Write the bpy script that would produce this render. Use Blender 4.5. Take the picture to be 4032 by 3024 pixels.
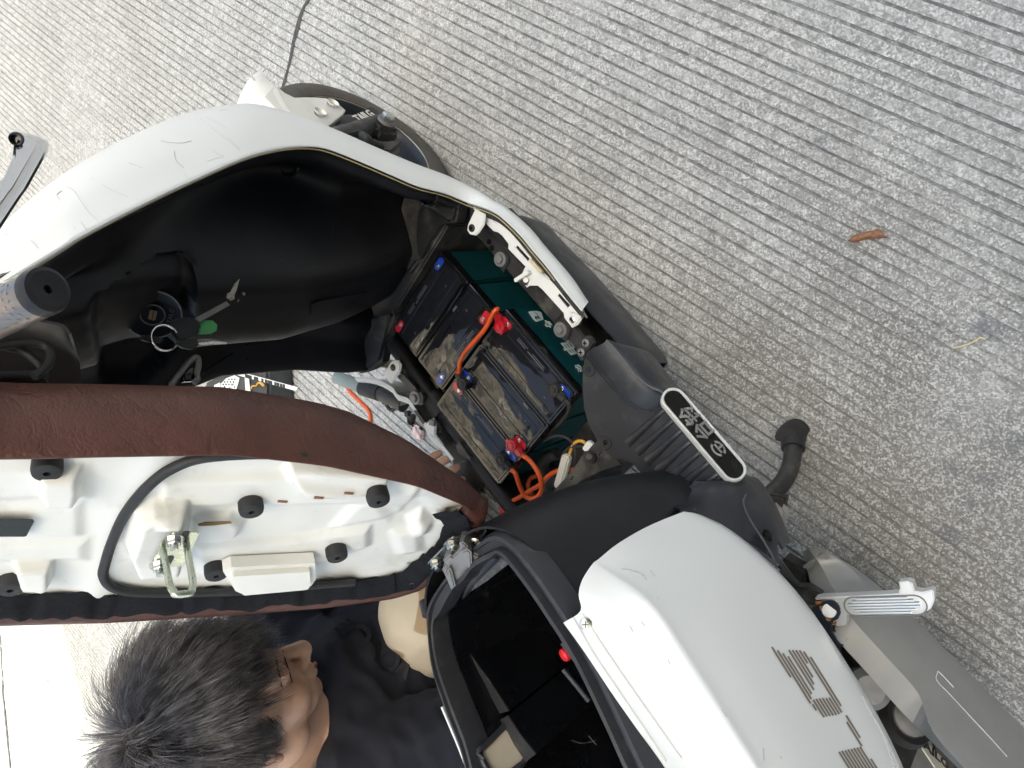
import bpy, bmesh, math, random
from mathutils import Vector, Matrix
from mathutils.bvhtree import BVHTree
from mathutils import noise as mnoise

for o in list(bpy.data.objects): bpy.data.objects.remove(o)
sc = bpy.context.scene
COL = sc.collection
rad = math.radians
random.seed(7)

# ---------------------------------------------------------------- camera
CAM = Vector((-0.3036, -0.7030, 1.3415))
FPX, CX, CY, SD = 3125.83, 2016.0, 1512.0, 4032 / 2212.0
CR = [[-0.60656, -0.521754, -0.599882], [-0.7294, 0.665407, 0.158775], [0.316324, 0.53386, -0.784176]]
RX, RY, RZ = (Vector(r) for r in CR)          # image right, image down, forward
cd = bpy.data.cameras.new('camera'); cam = bpy.data.objects.new('camera', cd); COL.objects.link(cam)
cd.sensor_fit = 'HORIZONTAL'; cd.sensor_width = 36.0; cd.lens = 36.0 * FPX / 4032
cd.clip_start = 0.02; cd.clip_end = 500
cam.matrix_world = Matrix(((RX.x, -RY.x, -RZ.x, CAM.x), (RX.y, -RY.y, -RZ.y, CAM.y), (RX.z, -RY.z, -RZ.z, CAM.z), (0, 0, 0, 1)))
sc.camera = cam

# ---------------------------------------------------------------- sky, sun, exposure
SN = Vector((0.37, 0.93, 0)).normalized()      # the sun stands behind the viewer, over the building's roof
ELEV = rad(50)
TOSUN = -SN * math.cos(ELEV) + Vector((0, 0, math.sin(ELEV)))
w = bpy.data.worlds.new('World'); sc.world = w; w.use_nodes = True
nt = w.node_tree; nt.nodes.clear()
sky = nt.nodes.new('ShaderNodeTexSky'); sky.sky_type = 'NISHITA'; sky.sun_disc = False
sky.sun_elevation = ELEV; sky.sun_rotation = math.atan2(TOSUN.x, TOSUN.y)
sky.air_density = 1.0; sky.dust_density = 8.0; sky.ozone_density = 0.6
bg = nt.nodes.new('ShaderNodeBackground'); bg.inputs[1].default_value = 0.13
ow = nt.nodes.new('ShaderNodeOutputWorld')
nt.links.new(sky.outputs[0], bg.inputs[0]); nt.links.new(bg.outputs[0], ow.inputs[0])
sl = bpy.data.lights.new('sun', 'SUN'); sl.energy = 2.1; sl.angle = rad(0.55); sl.color = (1.0, 0.96, 0.91)
so = bpy.data.objects.new('sun', sl); COL.objects.link(so)
so.rotation_euler = (-TOSUN).to_track_quat('-Z', 'Y').to_euler(); so.location = TOSUN * 30
sc.view_settings.view_transform = 'Standard'; sc.view_settings.look = 'None'
sc.view_settings.exposure = 2.15; sc.view_settings.gamma = 1.0
sc.view_settings.use_white_balance = True; sc.view_settings.white_balance_temperature = 6800; sc.view_settings.white_balance_tint = 1
sc.render.engine = 'CYCLES'
sc.cycles.use_denoising = True
try: sc.cycles.denoiser = 'OPENIMAGEDENOISE'
except Exception: pass
sc.cycles.use_adaptive_sampling = True; sc.cycles.adaptive_threshold = 0.02
sc.cycles.max_bounces = 6; sc.cycles.diffuse_bounces = 3; sc.cycles.glossy_bounces = 3
sc.cycles.sample_clamp_indirect = 8.0; sc.cycles.caustics_reflective = False; sc.cycles.caustics_refractive = False

# ---------------------------------------------------------------- measuring: a point of the photograph put on a known plane
def ray(p):
    return RX * ((p[0] * SD - CX) / FPX) + RY * ((p[1] * SD - CY) / FPX) + RZ
def UY(p, y): v = ray(p); return CAM + v * ((y - CAM.y) / v.y)
def UZ(p, z): v = ray(p); return CAM + v * ((z - CAM.z) / v.z)
def UX(p, x): v = ray(p); return CAM + v * ((x - CAM.x) / v.x)
def UP(p, o, n): v = ray(p); return CAM + v * ((o - CAM).dot(n) / v.dot(n))
def UD(p, d): return CAM + ray(p) * d
def zone(ox, oy, w, W=2212.0):
    k = w / W
    return lambda x, y: ((ox + x * k) / SD, (oy + y * k) / SD)
Z1 = zone(0, 0, 1344); Z2 = zone(1344, 0, 1344); Z3 = zone(0, 1008, 1344); Z4 = zone(1344, 1008, 1344)
Z5 = zone(2688, 1008, 1344); Z6 = zone(0, 2016, 1344); Z7 = zone(1344, 2016, 1344); Z8 = zone(2688, 2016, 1344)
B1 = zone(1500, 900, 800); B2 = zone(1600, 1400, 800); B3 = zone(1900, 800, 600); B4 = zone(2200, 1300, 800)
K1 = zone(0, 950, 1000); K2 = zone(900, 1350, 1000); K3 = zone(900, 220, 1000); K4 = zone(1250, 550, 1000); K8 = zone(3032, 2000, 1000)
L7 = zone(0, 1700, 1333, 1269.0); H5 = zone(1500, 1900, 1000, 1269.0); S6 = zone(2600, 1500, 800, 1269.0)
FC = zone(900, 2300, 1000, 1270.0); E5 = zone(3200, 2500, 832, 1270.0); Q2 = zone(850, 1380, 500, 1269.0); G3 = zone(0, 2350, 900)

# ---------------------------------------------------------------- objects
def tag(o, label=None, cat=None, group=None, kind=None):
    if label: o['label'] = label
    if cat: o['category'] = cat
    if group: o['group'] = group
    if kind: o['kind'] = kind
    return o
def thing(name, label, cat, loc=(0, 0, 0), group=None):
    o = bpy.data.objects.new(name, None); COL.objects.link(o)
    o.location = loc; o.empty_display_size = 0.05
    return tag(o, label, cat, group)
def _wm(o):
    m = Matrix.LocRotScale(o.location, o.rotation_euler, o.scale)
    if o.parent: m = _wm(o.parent) @ o.matrix_parent_inverse @ m
    return m
def obj(name, me, mat=None, parent=None, label=None, mw=None):
    o = bpy.data.objects.new(name, me); COL.objects.link(o)
    if mat is not None and len(me.materials) == 0: me.materials.append(mat)
    if mw is not None:
        l, r, s = mw.decompose(); o.location = l; o.rotation_mode = 'XYZ'; o.rotation_euler = r.to_euler(); o.scale = s
    if parent is not None:
        o.parent = parent; o.matrix_parent_inverse = _wm(parent).inverted()
    if label: o['label'] = label
    return o
def finish(me, smooth=True, angle=40):
    me.validate(clean_customdata=False)
    if smooth:
        for p in me.polygons: p.use_smooth = True
        if angle: me.set_sharp_from_angle(angle=rad(angle))
    me.update(); return me
def from_bm(bm, smooth=True, angle=40):
    me = bpy.data.meshes.new('m'); bmesh.ops.recalc_face_normals(bm, faces=bm.faces)
    bm.to_mesh(me); bm.free(); return finish(me, smooth, angle)
def raw(vs, fs, smooth=True, angle=40, recalc=True):
    bm = bmesh.new(); bv = [bm.verts.new(v) for v in vs]
    for f in fs:
        try: bm.faces.new([bv[i] for i in f])
        except ValueError: pass
    if recalc: bmesh.ops.recalc_face_normals(bm, faces=bm.faces)
    me = bpy.data.meshes.new('m'); bm.to_mesh(me); bm.free(); return finish(me, smooth, angle)
def spline(pts, n=6, closed=False):
    P = [Vector(p) for p in pts]; N = len(P); out = []
    if N < 3 and not closed:
        return [P[0].lerp(P[-1], i / n) for i in range(n + 1)]
    for i in range(N if closed else N - 1):
        p1, p2 = P[i], P[(i + 1) % N]
        p0 = P[i - 1] if (i > 0 or closed) else p1 * 2 - p2
        p3 = P[(i + 2) % N] if (i + 2 < N or closed) else p2 * 2 - p1
        for k in range(n):
            t = k / n
            out.append(0.5 * (2 * p1 + (p2 - p0) * t + (2 * p0 - 5 * p1 + 4 * p2 - p3) * t * t + (3 * p1 - p0 - 3 * p2 + p3) * t ** 3))
    if not closed: out.append(P[-1].copy())
    return out
def resample(pts, n):
    P = [Vector(p) for p in pts]; L = [0.0]
    for a, b in zip(P, P[1:]): L.append(L[-1] + (b - a).length)
    out = []; j = 0
    for i in range(n):
        d = L[-1] * i / (n - 1)
        while j < len(P) - 2 and L[j + 1] < d: j += 1
        s = L[j + 1] - L[j]; out.append(P[j].lerp(P[j + 1], 0 if s == 0 else min(1, max(0, (d - L[j]) / s))))
    return out
def grid(rows, closed=False, smooth=True, angle=40, thick=0.0, ccaps=False):
    n = len(rows[0]); vs = [v for r in rows for v in r]; fs = []
    for i in range(len(rows) - 1):
        for j in range(n if closed else n - 1):
            k = (j + 1) % n
            fs.append((i * n + j, i * n + k, (i + 1) * n + k, (i + 1) * n + j))
    if ccaps: fs += [tuple(range(n)), tuple(range((len(rows) - 1) * n, len(rows) * n))]
    me = raw(vs, fs, smooth, angle)
    if thick:
        bm = bmesh.new(); bm.from_mesh(me)
        bmesh.ops.solidify(bm, geom=bm.faces[:], thickness=thick)
        me = from_bm(bm, smooth, angle)
    return me
def tube(path, r, n=10, caps=True, closed=False, smooth=True):
    P = [Vector(p) for p in path]; N = len(P)
    R = r if isinstance(r, (list, tuple)) else [r] * N
    rows = []; up = None
    for i, p in enumerate(P):
        a = P[i - 1] if i else (P[-1] if closed else P[0]); b = P[(i + 1) % N] if (i < N - 1 or closed) else P[-1]
        t = (b - a)
        t = t.normalized() if t.length > 1e-9 else Vector((0, 0, 1))
        if up is None: up = Vector((0, 0, 1)) if abs(t.z) < 0.9 else Vector((1, 0, 0))
        s = t.cross(up).normalized(); up = s.cross(t).normalized()
        rows.append([p + (s * math.cos(2 * math.pi * k / n) + up * math.sin(2 * math.pi * k / n)) * R[i] for k in range(n)])
    if closed: rows.append(rows[0])
    return grid(rows, closed=True, smooth=smooth, angle=50, ccaps=caps and not closed)
def frame(axis):
    z = Vector(axis).normalized(); x = z.orthogonal().normalized(); return x, z.cross(x), z
def lathe(profile, origin, axis, n=32, angle=35, a0=0.0, a1=None, xdir=None):
    x, y, z = frame(axis)
    if xdir is not None:
        x = (Vector(xdir) - z * Vector(xdir).dot(z)).normalized(); y = z.cross(x)
    full = a1 is None; m = n if full else n + 1; a1 = a0 + 2 * math.pi if full else a1
    o = Vector(origin); rows = []
    for r, h in profile:
        rows.append([o + z * h + (x * math.cos(a0 + (a1 - a0) * k / n) + y * math.sin(a0 + (a1 - a0) * k / n)) * max(r, 1e-5) for k in range(m)])
    return grid(rows, closed=full, angle=angle)
def cyl(p0, p1, r, n=20, r2=None, bev=0.0):
    p0, p1 = Vector(p0), Vector(p1); h = (p1 - p0).length; r2 = r if r2 is None else r2
    pr = [(0, 0), (r, 0), (r2, h), (0, h)]
    if bev: pr = [(0, 0), (r - bev, 0), (r, bev), (r2, h - bev), (r2 - bev, h), (0, h)]
    return lathe(pr, p0, p1 - p0, n)
def box(c, dims, mx=None, bev=0.0, seg=2, taper=None):
    bm = bmesh.new(); bmesh.ops.create_cube(bm, size=1.0)
    for v in bm.verts:
        if taper and v.co.z > 0: v.co.x *= taper[0]; v.co.y *= taper[1]
        v.co = Vector((v.co.x * dims[0], v.co.y * dims[1], v.co.z * dims[2]))
    if bev: bmesh.ops.bevel(bm, geom=bm.edges[:], offset=bev, segments=seg, affect='EDGES', clamp_overlap=True)
    m = Matrix.Translation(Vector(c)) @ (mx.to_4x4() if mx is not None else Matrix())
    bmesh.ops.transform(bm, matrix=m, verts=bm.verts); return from_bm(bm, True, 35)
def axes(x, y=None, z=None):
    """rotation whose columns are the given directions (two of three)"""
    if x is not None and y is not None: x = Vector(x).normalized(); z = x.cross(Vector(y)).normalized(); y = z.cross(x)
    elif x is not None: x = Vector(x).normalized(); y = Vector(z).cross(x).normalized(); z = x.cross(y)
    else: y = Vector(y).normalized(); x = y.cross(Vector(z)).normalized(); z = x.cross(y)
    return Matrix((x, y, z)).transposed()
def prism(poly, vec, bev=0.0, seg=2, smooth=True):
    P = [Vector(p) for p in poly]; n = len(P); vec = Vector(vec)
    bm = bmesh.new(); a = [bm.verts.new(p) for p in P]; b = [bm.verts.new(p + vec) for p in P]
    top = bm.faces.new(b); bot = bm.faces.new(a[::-1])
    for i in range(n): bm.faces.new((a[i], a[(i + 1) % n], b[(i + 1) % n], b[i]))
    bmesh.ops.recalc_face_normals(bm, faces=bm.faces)
    if bev: bmesh.ops.bevel(bm, geom=list(set(e for f in (top, bot) for e in f.edges)), offset=bev, segments=seg, affect='EDGES', clamp_overlap=True)
    bmesh.ops.triangulate(bm, faces=[f for f in bm.faces if len(f.verts) > 4])
    return from_bm(bm, smooth, 35)
def plate(outline, holes, org, ex, ey, thick, bev=0.0, res=2):
    """flat plate with holes; outline given as world points on the plane"""
    org, ex, ey = Vector(org), Vector(ex).normalized(), Vector(ey).normalized(); ez = ex.cross(ey)
    cu = bpy.data.curves.new('c', 'CURVE'); cu.dimensions = '2D'; cu.fill_mode = 'BOTH'
    cu.extrude = max(1e-5, thick / 2 - bev); cu.bevel_depth = bev; cu.bevel_resolution = res
    for loop in [outline] + list(holes):
        s = cu.splines.new('POLY'); s.points.add(len(loop) - 1); s.use_cyclic_u = True
        for q, p in zip(s.points, loop):
            d = Vector(p) - org; q.co = (d.dot(ex), d.dot(ey), 0, 1)
    o = bpy.data.objects.new('c', cu); COL.objects.link(o)
    bpy.context.view_layer.update()
    me = bpy.data.meshes.new_from_object(o.evaluated_get(bpy.context.evaluated_depsgraph_get()))
    bpy.data.objects.remove(o); bpy.data.curves.remove(cu)
    me.transform(Matrix((ex, ey, ez)).transposed().to_4x4()); me.transform(Matrix.Translation(org - ez * (thick / 2)))
    bm = bmesh.new(); bm.from_mesh(me); bmesh.ops.remove_doubles(bm, verts=bm.verts, dist=1e-6); bpy.data.meshes.remove(me)
    return from_bm(bm, True, 35)
def text_mesh(body, size, org, ex, ey, thick=0.0004, shear=0.0, bold=0.0, align='CENTER', xs=1.0):
    cu = bpy.data.curves.new('t', 'FONT'); cu.body = body; cu.size = size; cu.align_x = align; cu.align_y = 'CENTER'
    cu.extrude = thick; cu.shear = shear; cu.offset = bold; cu.resolution_u = 3
    o = bpy.data.objects.new('t', cu); COL.objects.link(o); bpy.context.view_layer.update()
    me = bpy.data.meshes.new_from_object(o.evaluated_get(bpy.context.evaluated_depsgraph_get()))
    bpy.data.objects.remove(o); bpy.data.curves.remove(cu)
    ex, ey = Vector(ex).normalized(), Vector(ey).normalized(); ey = (ey - ex * ex.dot(ey)).normalized(); ez = ex.cross(ey)
    me.transform(Matrix.Diagonal((xs, 1, 1, 1)))
    me.transform(Matrix((ex, ey, ez)).transposed().to_4x4()); me.transform(Matrix.Translation(Vector(org))); return me
def join(*ms):
    bm = bmesh.new()
    for m in ms: bm.from_mesh(m)
    me = bpy.data.meshes.new('m'); bm.to_mesh(me); bm.free(); return finish(me, True, 35)
def bvh(me): return BVHTree.FromPolygons([v.co.copy() for v in me.vertices], [tuple(p.vertices) for p in me.polygons])
def drape(tree, p, off=0.001, fallback=None):
    h = tree.ray_cast(CAM, ray(p).normalized())
    if h[0] is None: return fallback
    n = h[1] if h[1].dot(ray(p)) < 0 else -h[1]
    return h[0] + n * off
def nz(v, s=1.0, o=0.0): return mnoise.noise(Vector(v) * s + Vector((o, o * 1.7, -o)))

# ---------------------------------------------------------------- materials
def nd(nt, t, **kw):
    n = nt.nodes.new(t)
    for k, v in kw.items():
        if k.startswith('i_'): n.inputs[int(k[2:])].default_value = v
        else: setattr(n, k, v)
    return n
def ramp(nt, src, stops):
    r = nt.nodes.new('ShaderNodeValToRGB'); e = r.color_ramp.elements
    while len(e) < len(stops): e.new(0.5)
    for q, (p, c) in zip(e, stops):
        q.position = p; q.color = (c, c, c, 1) if not isinstance(c, (tuple, list)) else (*c, 1)
    nt.links.new(src, r.inputs[0]); return r.outputs[0]
def mixc(nt, fac, a, b, mode='MIX'):
    m = nt.nodes.new('ShaderNodeMix'); m.data_type = 'RGBA'; m.blend_type = mode
    for sock, v in ((m.inputs[0], fac), (m.inputs[6], a), (m.inputs[7], b)):
        if hasattr(v, 'links'): nt.links.new(v, sock)
        else: sock.default_value = v if sock is m.inputs[0] else ((*v, 1) if len(v) == 3 else v)
    return m.outputs[2]
def noise(nt, co, scale, detail=3.0, rough=0.55, dist=0.0):
    n = nd(nt, 'ShaderNodeTexNoise'); n.inputs['Scale'].default_value = scale; n.inputs['Detail'].default_value = detail
    n.inputs['Roughness'].default_value = rough; n.inputs['Distortion'].default_value = dist
    nt.links.new(co, n.inputs['Vector']); return n.outputs['Fac']
def pmat(name, col, rough=0.5, metal=0.0, var=0.12, vscale=14.0, bump=0.0, bscale=400.0, rvar=0.1, spec=0.5, coat=0.0,
         dust=0.0, dustcol=(0.32, 0.30, 0.27), dscale=9.0, scratch=0.0, scol=(0.25, 0.24, 0.22), sscale=20.0, bdist=0.001, em=None, sheen=0.0, sss=0.0, trans=0.0):
    m = bpy.data.materials.new(name); m.use_nodes = True; nt = m.node_tree; b = nt.nodes['Principled BSDF']
    tc = nd(nt, 'ShaderNodeTexCoord').outputs['Object']
    n1 = noise(nt, tc, vscale, 4.0)
    dk = tuple(c * (1 - var) for c in col); lt = tuple(min(1, c * (1 + var)) for c in col)
    if var: c = ramp(nt, n1, [(0.3, dk), (0.7, lt)])
    else: c = nd(nt, 'ShaderNodeRGB'); c.outputs[0].default_value = (*col, 1); c = c.outputs[0]
    r = nd(nt, 'ShaderNodeMapRange'); nt.links.new(noise(nt, tc, vscale * 2.3, 3.0), r.inputs[0])
    r.inputs[1].default_value = 0.3; r.inputs[2].default_value = 0.7
    r.inputs[3].default_value = max(0.02, rough - rvar); r.inputs[4].default_value = min(1, rough + rvar); rsock = r.outputs[0]
    if dust:
        f = ramp(nt, noise(nt, tc, dscale, 7.0, 0.68), [(0.62 - dust * 0.25, 0.0), (0.80, min(1.0, 0.35 + dust))])
        c = mixc(nt, f, c, dustcol)
    if scratch:
        v = nd(nt, 'ShaderNodeTexVoronoi'); v.feature = 'DISTANCE_TO_EDGE'; v.inputs['Scale'].default_value = sscale
        mp = nd(nt, 'ShaderNodeMapping'); mp.inputs['Scale'].default_value = (1.0, 0.35, 0.8); mp.inputs['Rotation'].default_value = (0.4, 0.7, 0.3)
        dn = nd(nt, 'ShaderNodeTexNoise'); dn.inputs['Scale'].default_value = 9; nt.links.new(tc, dn.inputs['Vector'])
        mx = nd(nt, 'ShaderNodeMix'); mx.data_type = 'VECTOR'; mx.inputs[0].default_value = 0.12
        nt.links.new(tc, mx.inputs[4]); nt.links.new(dn.outputs['Color'], mx.inputs[5]); nt.links.new(mx.outputs[1], mp.inputs[0]); nt.links.new(mp.outputs[0], v.inputs['Vector'])
        l = ramp(nt, v.outputs['Distance'], [(0.0, 1.0), (0.012, 0.0)])
        k = ramp(nt, noise(nt, tc, 11.0, 2.0), [(0.56, 0.0), (0.66, scratch)])
        mm = nd(nt, 'ShaderNodeMath', operation='MULTIPLY'); nt.links.new(l, mm.inputs[0]); nt.links.new(k, mm.inputs[1])
        c = mixc(nt, mm.outputs[0], c, scol)
    nt.links.new(c, b.inputs['Base Color']); nt.links.new(rsock, b.inputs['Roughness'])
    b.inputs['Metallic'].default_value = metal; b.inputs['Specular IOR Level'].default_value = spec
    b.inputs['Coat Weight'].default_value = coat; b.inputs['Coat Roughness'].default_value = 0.08
    if sheen: b.inputs['Sheen Weight'].default_value = sheen
    if sss: b.inputs['Subsurface Weight'].default_value = sss; b.inputs['Subsurface Radius'].default_value = (0.006, 0.003, 0.002); b.inputs['Subsurface Scale'].default_value = 1.0
    if bump:
        bp = nd(nt, 'ShaderNodeBump'); bp.inputs['Strength'].default_value = bump; bp.inputs['Distance'].default_value = bdist
        nt.links.new(noise(nt, tc, bscale, 4.0, 0.6), bp.inputs['Height']); nt.links.new(bp.outputs[0], b.inputs['Normal'])
    return m
M = {}
M['white'] = pmat('white_paint', (0.755, 0.785, 0.795), 0.28, var=0.0, vscale=5, rvar=0.0, coat=0.25, bump=0.03, bscale=14, bdist=0.004)
M['white_plain'] = pmat('white_plastic', (0.74, 0.74, 0.72), 0.42, var=0.03, dust=0.08, dustcol=(0.45, 0.43, 0.38), dscale=40)
M['yellowed'] = pmat('yellowed_plastic', (0.62, 0.55, 0.38), 0.5, var=0.08, dust=0.2)
M['base_white'] = pmat('milky_plastic', (0.80, 0.80, 0.76), 0.38, var=0.04, vscale=9, rvar=0.08, dust=0.30, dustcol=(0.46, 0.44, 0.36), dscale=17, bump=0.12, bscale=160)
M['black'] = pmat('black_grained_plastic', (0.009, 0.0095, 0.012), 0.46, spec=0.42, var=0.2, rvar=0.07, bump=0.35, bscale=900, bdist=0.0006)
M['black_shield'] = pmat('black_shield_plastic', (0.0055, 0.006, 0.0085), 0.48, spec=0.38, var=0.2, rvar=0.05, bump=0.2, bscale=900, bdist=0.0005, scratch=0.35, scol=(0.08, 0.08, 0.08))
M['footplate'] = pmat('grey_black_footplate', (0.019, 0.021, 0.027), 0.38, var=0.2, rvar=0.08, bump=0.4, bscale=800, bdist=0.0006, dust=0.30, dustcol=(0.085, 0.085, 0.085), dscale=24, scratch=0.4, scol=(0.12, 0.12, 0.12))
M['dusty'] = pmat('dusty_black_plastic', (0.024, 0.024, 0.025), 0.6, var=0.2, dust=0.55, dustcol=(0.17, 0.16, 0.14), dscale=17, bump=0.3, bscale=500)
M['dusty2'] = pmat('dusty_black_plastic_smooth', (0.012, 0.013, 0.015), 0.45, var=0.2, dust=0.3, dustcol=(0.10, 0.095, 0.085), dscale=26, bump=0.2, bscale=500)
M['bucket'] = pmat('smooth_black_plastic', (0.0045, 0.005, 0.0065), 0.30, spec=0.35, var=0.2, scratch=0.25, scol=(0.10, 0.10, 0.10), bump=0.1, bscale=60)
M['rim_black'] = pmat('dull_black_plastic', (0.028, 0.030, 0.036), 0.50, var=0.15, dust=0.3, dustcol=(0.10, 0.10, 0.09), dscale=30, bump=0.2, bscale=700, bdist=0.0005)
M['rubber'] = pmat('black_rubber', (0.018, 0.018, 0.019), 0.62, var=0.15, bump=0.15, bscale=300)
M['tyre'] = pmat('worn_tyre_rubber', (0.085, 0.079, 0.072), 0.72, var=0.2, vscale=20, dust=0.4, dustcol=(0.13, 0.12, 0.105), dscale=14, bump=0.5, bscale=220)
M['rim'] = pmat('dark_alloy', (0.020, 0.024, 0.032), 0.42, metal=0.3, var=0.2, dust=0.25, dustcol=(0.09, 0.09, 0.09))
M['frame'] = pmat('painted_frame_steel', (0.035, 0.035, 0.036), 0.48, metal=0.2, var=0.2, dust=0.4, dustcol=(0.17, 0.155, 0.135), dscale=30, bump=0.15, bscale=200)
M['steel'] = pmat('zinc_steel', (0.55, 0.56, 0.54), 0.28, metal=1.0, var=0.12, vscale=60, dust=0.15, dustcol=(0.30, 0.28, 0.22))
M['zinc'] = pmat('greenish_zinc', (0.58, 0.62, 0.52), 0.30, metal=1.0, var=0.12, vscale=50)
M['chrome'] = pmat('chrome', (0.86, 0.87, 0.88), 0.14, metal=1.0, var=0.04, rvar=0.04)
M['alu'] = pmat('cast_aluminium', (0.80, 0.81, 0.81), 0.40, metal=0.7, var=0.06, rvar=0.08, bump=0.12, bscale=300)
M['castgrey'] = pmat('cast_grey', (0.22, 0.22, 0.22), 0.55, metal=0.35, var=0.15, dust=0.3, dustcol=(0.2, 0.19, 0.17), bump=0.3, bscale=400)
M['silver_paint'] = pmat('silver_grey_paint', (0.25, 0.255, 0.255), 0.42, metal=0.05, var=0.08, dust=0.32, dustcol=(0.22, 0.215, 0.20), dscale=18, bump=0.08, bscale=300)
M['rust'] = pmat('rust', (0.30, 0.12, 0.03), 0.8, var=0.4, vscale=200)
M['leather'] = pmat('brown_leatherette', (0.082, 0.033, 0.025), 0.44, var=0.14, vscale=30, bump=0.55, bscale=420, bdist=0.0012, spec=0.42)
def crease(m, sc, st, dist):
    nt = m.node_tree; b = nt.nodes['Principled BSDF']; old = b.inputs['Normal'].links[0].from_socket
    tc = nd(nt, 'ShaderNodeTexCoord').outputs['Object']; mp = nd(nt, 'ShaderNodeMapping'); mp.inputs['Scale'].default_value = (1.0, 0.45, 1.6); mp.inputs['Rotation'].default_value = (0.3, 0.4, 0.2); nt.links.new(tc, mp.inputs[0])
    bp = nd(nt, 'ShaderNodeBump'); bp.inputs['Strength'].default_value = st; bp.inputs['Distance'].default_value = dist
    nt.links.new(ramp(nt, noise(nt, mp.outputs[0], sc, 3.0, 0.6, 0.8), [(0.35, 0.0), (0.5, 0.8), (0.65, 1.0)]), bp.inputs['Height']); nt.links.new(old, bp.inputs['Normal']); nt.links.new(bp.outputs[0], b.inputs['Normal'])
crease(M['leather'], 38.0, 0.22, 0.003)
M['elastic'] = pmat('black_elastic', (0.012, 0.013, 0.016), 0.9, var=0.3, vscale=300, bump=0.5, bscale=700, spec=0.2)
M['seal'] = pmat('black_seal_rubber', (0.017, 0.018, 0.019), 0.55, var=0.15)
M['bat_black'] = pmat('glossy_black_case', (0.006, 0.006, 0.007), 0.16, var=0.15, rvar=0.06, spec=0.55, bump=0.05, bscale=90)
M['bat_teal'] = pmat('dark_teal_case', (0.004, 0.048, 0.058), 0.36, var=0.15, vscale=18, rvar=0.06, scratch=0.25, scol=(0.05, 0.12, 0.12))
M['red'] = pmat('red_plastic', (0.46, 0.010, 0.022), 0.30, var=0.08, coat=0.2)
M['blue'] = pmat('blue_plastic', (0.010, 0.045, 0.36), 0.30, var=0.1, coat=0.2)
M['orange'] = pmat('orange_cable', (0.62, 0.085, 0.012), 0.42, var=0.14, vscale=60, dust=0.15, dustcol=(0.25, 0.06, 0.02))
M['yellow'] = pmat('yellow_wire', (0.60, 0.33, 0.05), 0.45)
M['cream'] = pmat('cream_ceramic', (0.66, 0.65, 0.58), 0.55, var=0.06, dust=0.25)
M['print_white'] = pmat('pale_print', (0.60, 0.72, 0.74), 0.4, var=0.05)
M['print_grey'] = pmat('grey_print', (0.085, 0.09, 0.10), 0.4, var=0.1)
M['stripe'] = pmat('brown_grey_print', (0.20, 0.165, 0.14), 0.45, var=0.08)
M['decal_edge'] = pmat('clear_decal_edge', (0.66, 0.65, 0.62), 0.3, var=0.03)
M['badge'] = pmat('black_badge', (0.008, 0.008, 0.008), 0.22, var=0.15)
M['badge_ring'] = pmat('bright_white_trim', (0.80, 0.82, 0.82), 0.16, metal=0.35, var=0.04)
M['green'] = pmat('green_tag', (0.05, 0.30, 0.09), 0.4, var=0.1)
M['brass'] = pmat('brass', (0.62, 0.55, 0.36), 0.28, metal=1.0, var=0.1)
M['gold_line'] = pmat('tan_edge', (0.33, 0.28, 0.14), 0.55, var=0.15)
M['skin'] = pmat('skin', (0.60, 0.375, 0.27), 0.48, var=0.10, vscale=28, bump=0.25, bscale=700, bdist=0.0006, sss=0.12, spec=0.4)
M['lips'] = pmat('lips', (0.36, 0.12, 0.11), 0.45, var=0.1, sss=0.1)
M['hair'] = pmat('dark_hair', (0.020, 0.018, 0.022), 0.38, var=0.35, vscale=40, spec=0.6)
M['shirt'] = pmat('black_cotton', (0.015, 0.0165, 0.024), 0.86, var=0.18, vscale=12, bump=0.4, bscale=900, bdist=0.0008, sheen=0.06, spec=0.2)
M['print_black'] = pmat('raised_black_print', (0.006, 0.0065, 0.010), 0.6, spec=0.25, var=0.1)
M['leaf'] = pmat('dry_leaf', (0.25, 0.115, 0.06), 0.65, var=0.4, vscale=160, bump=0.3, bscale=300)
M['straw'] = pmat('straw', (0.55, 0.48, 0.30), 0.6)
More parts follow.
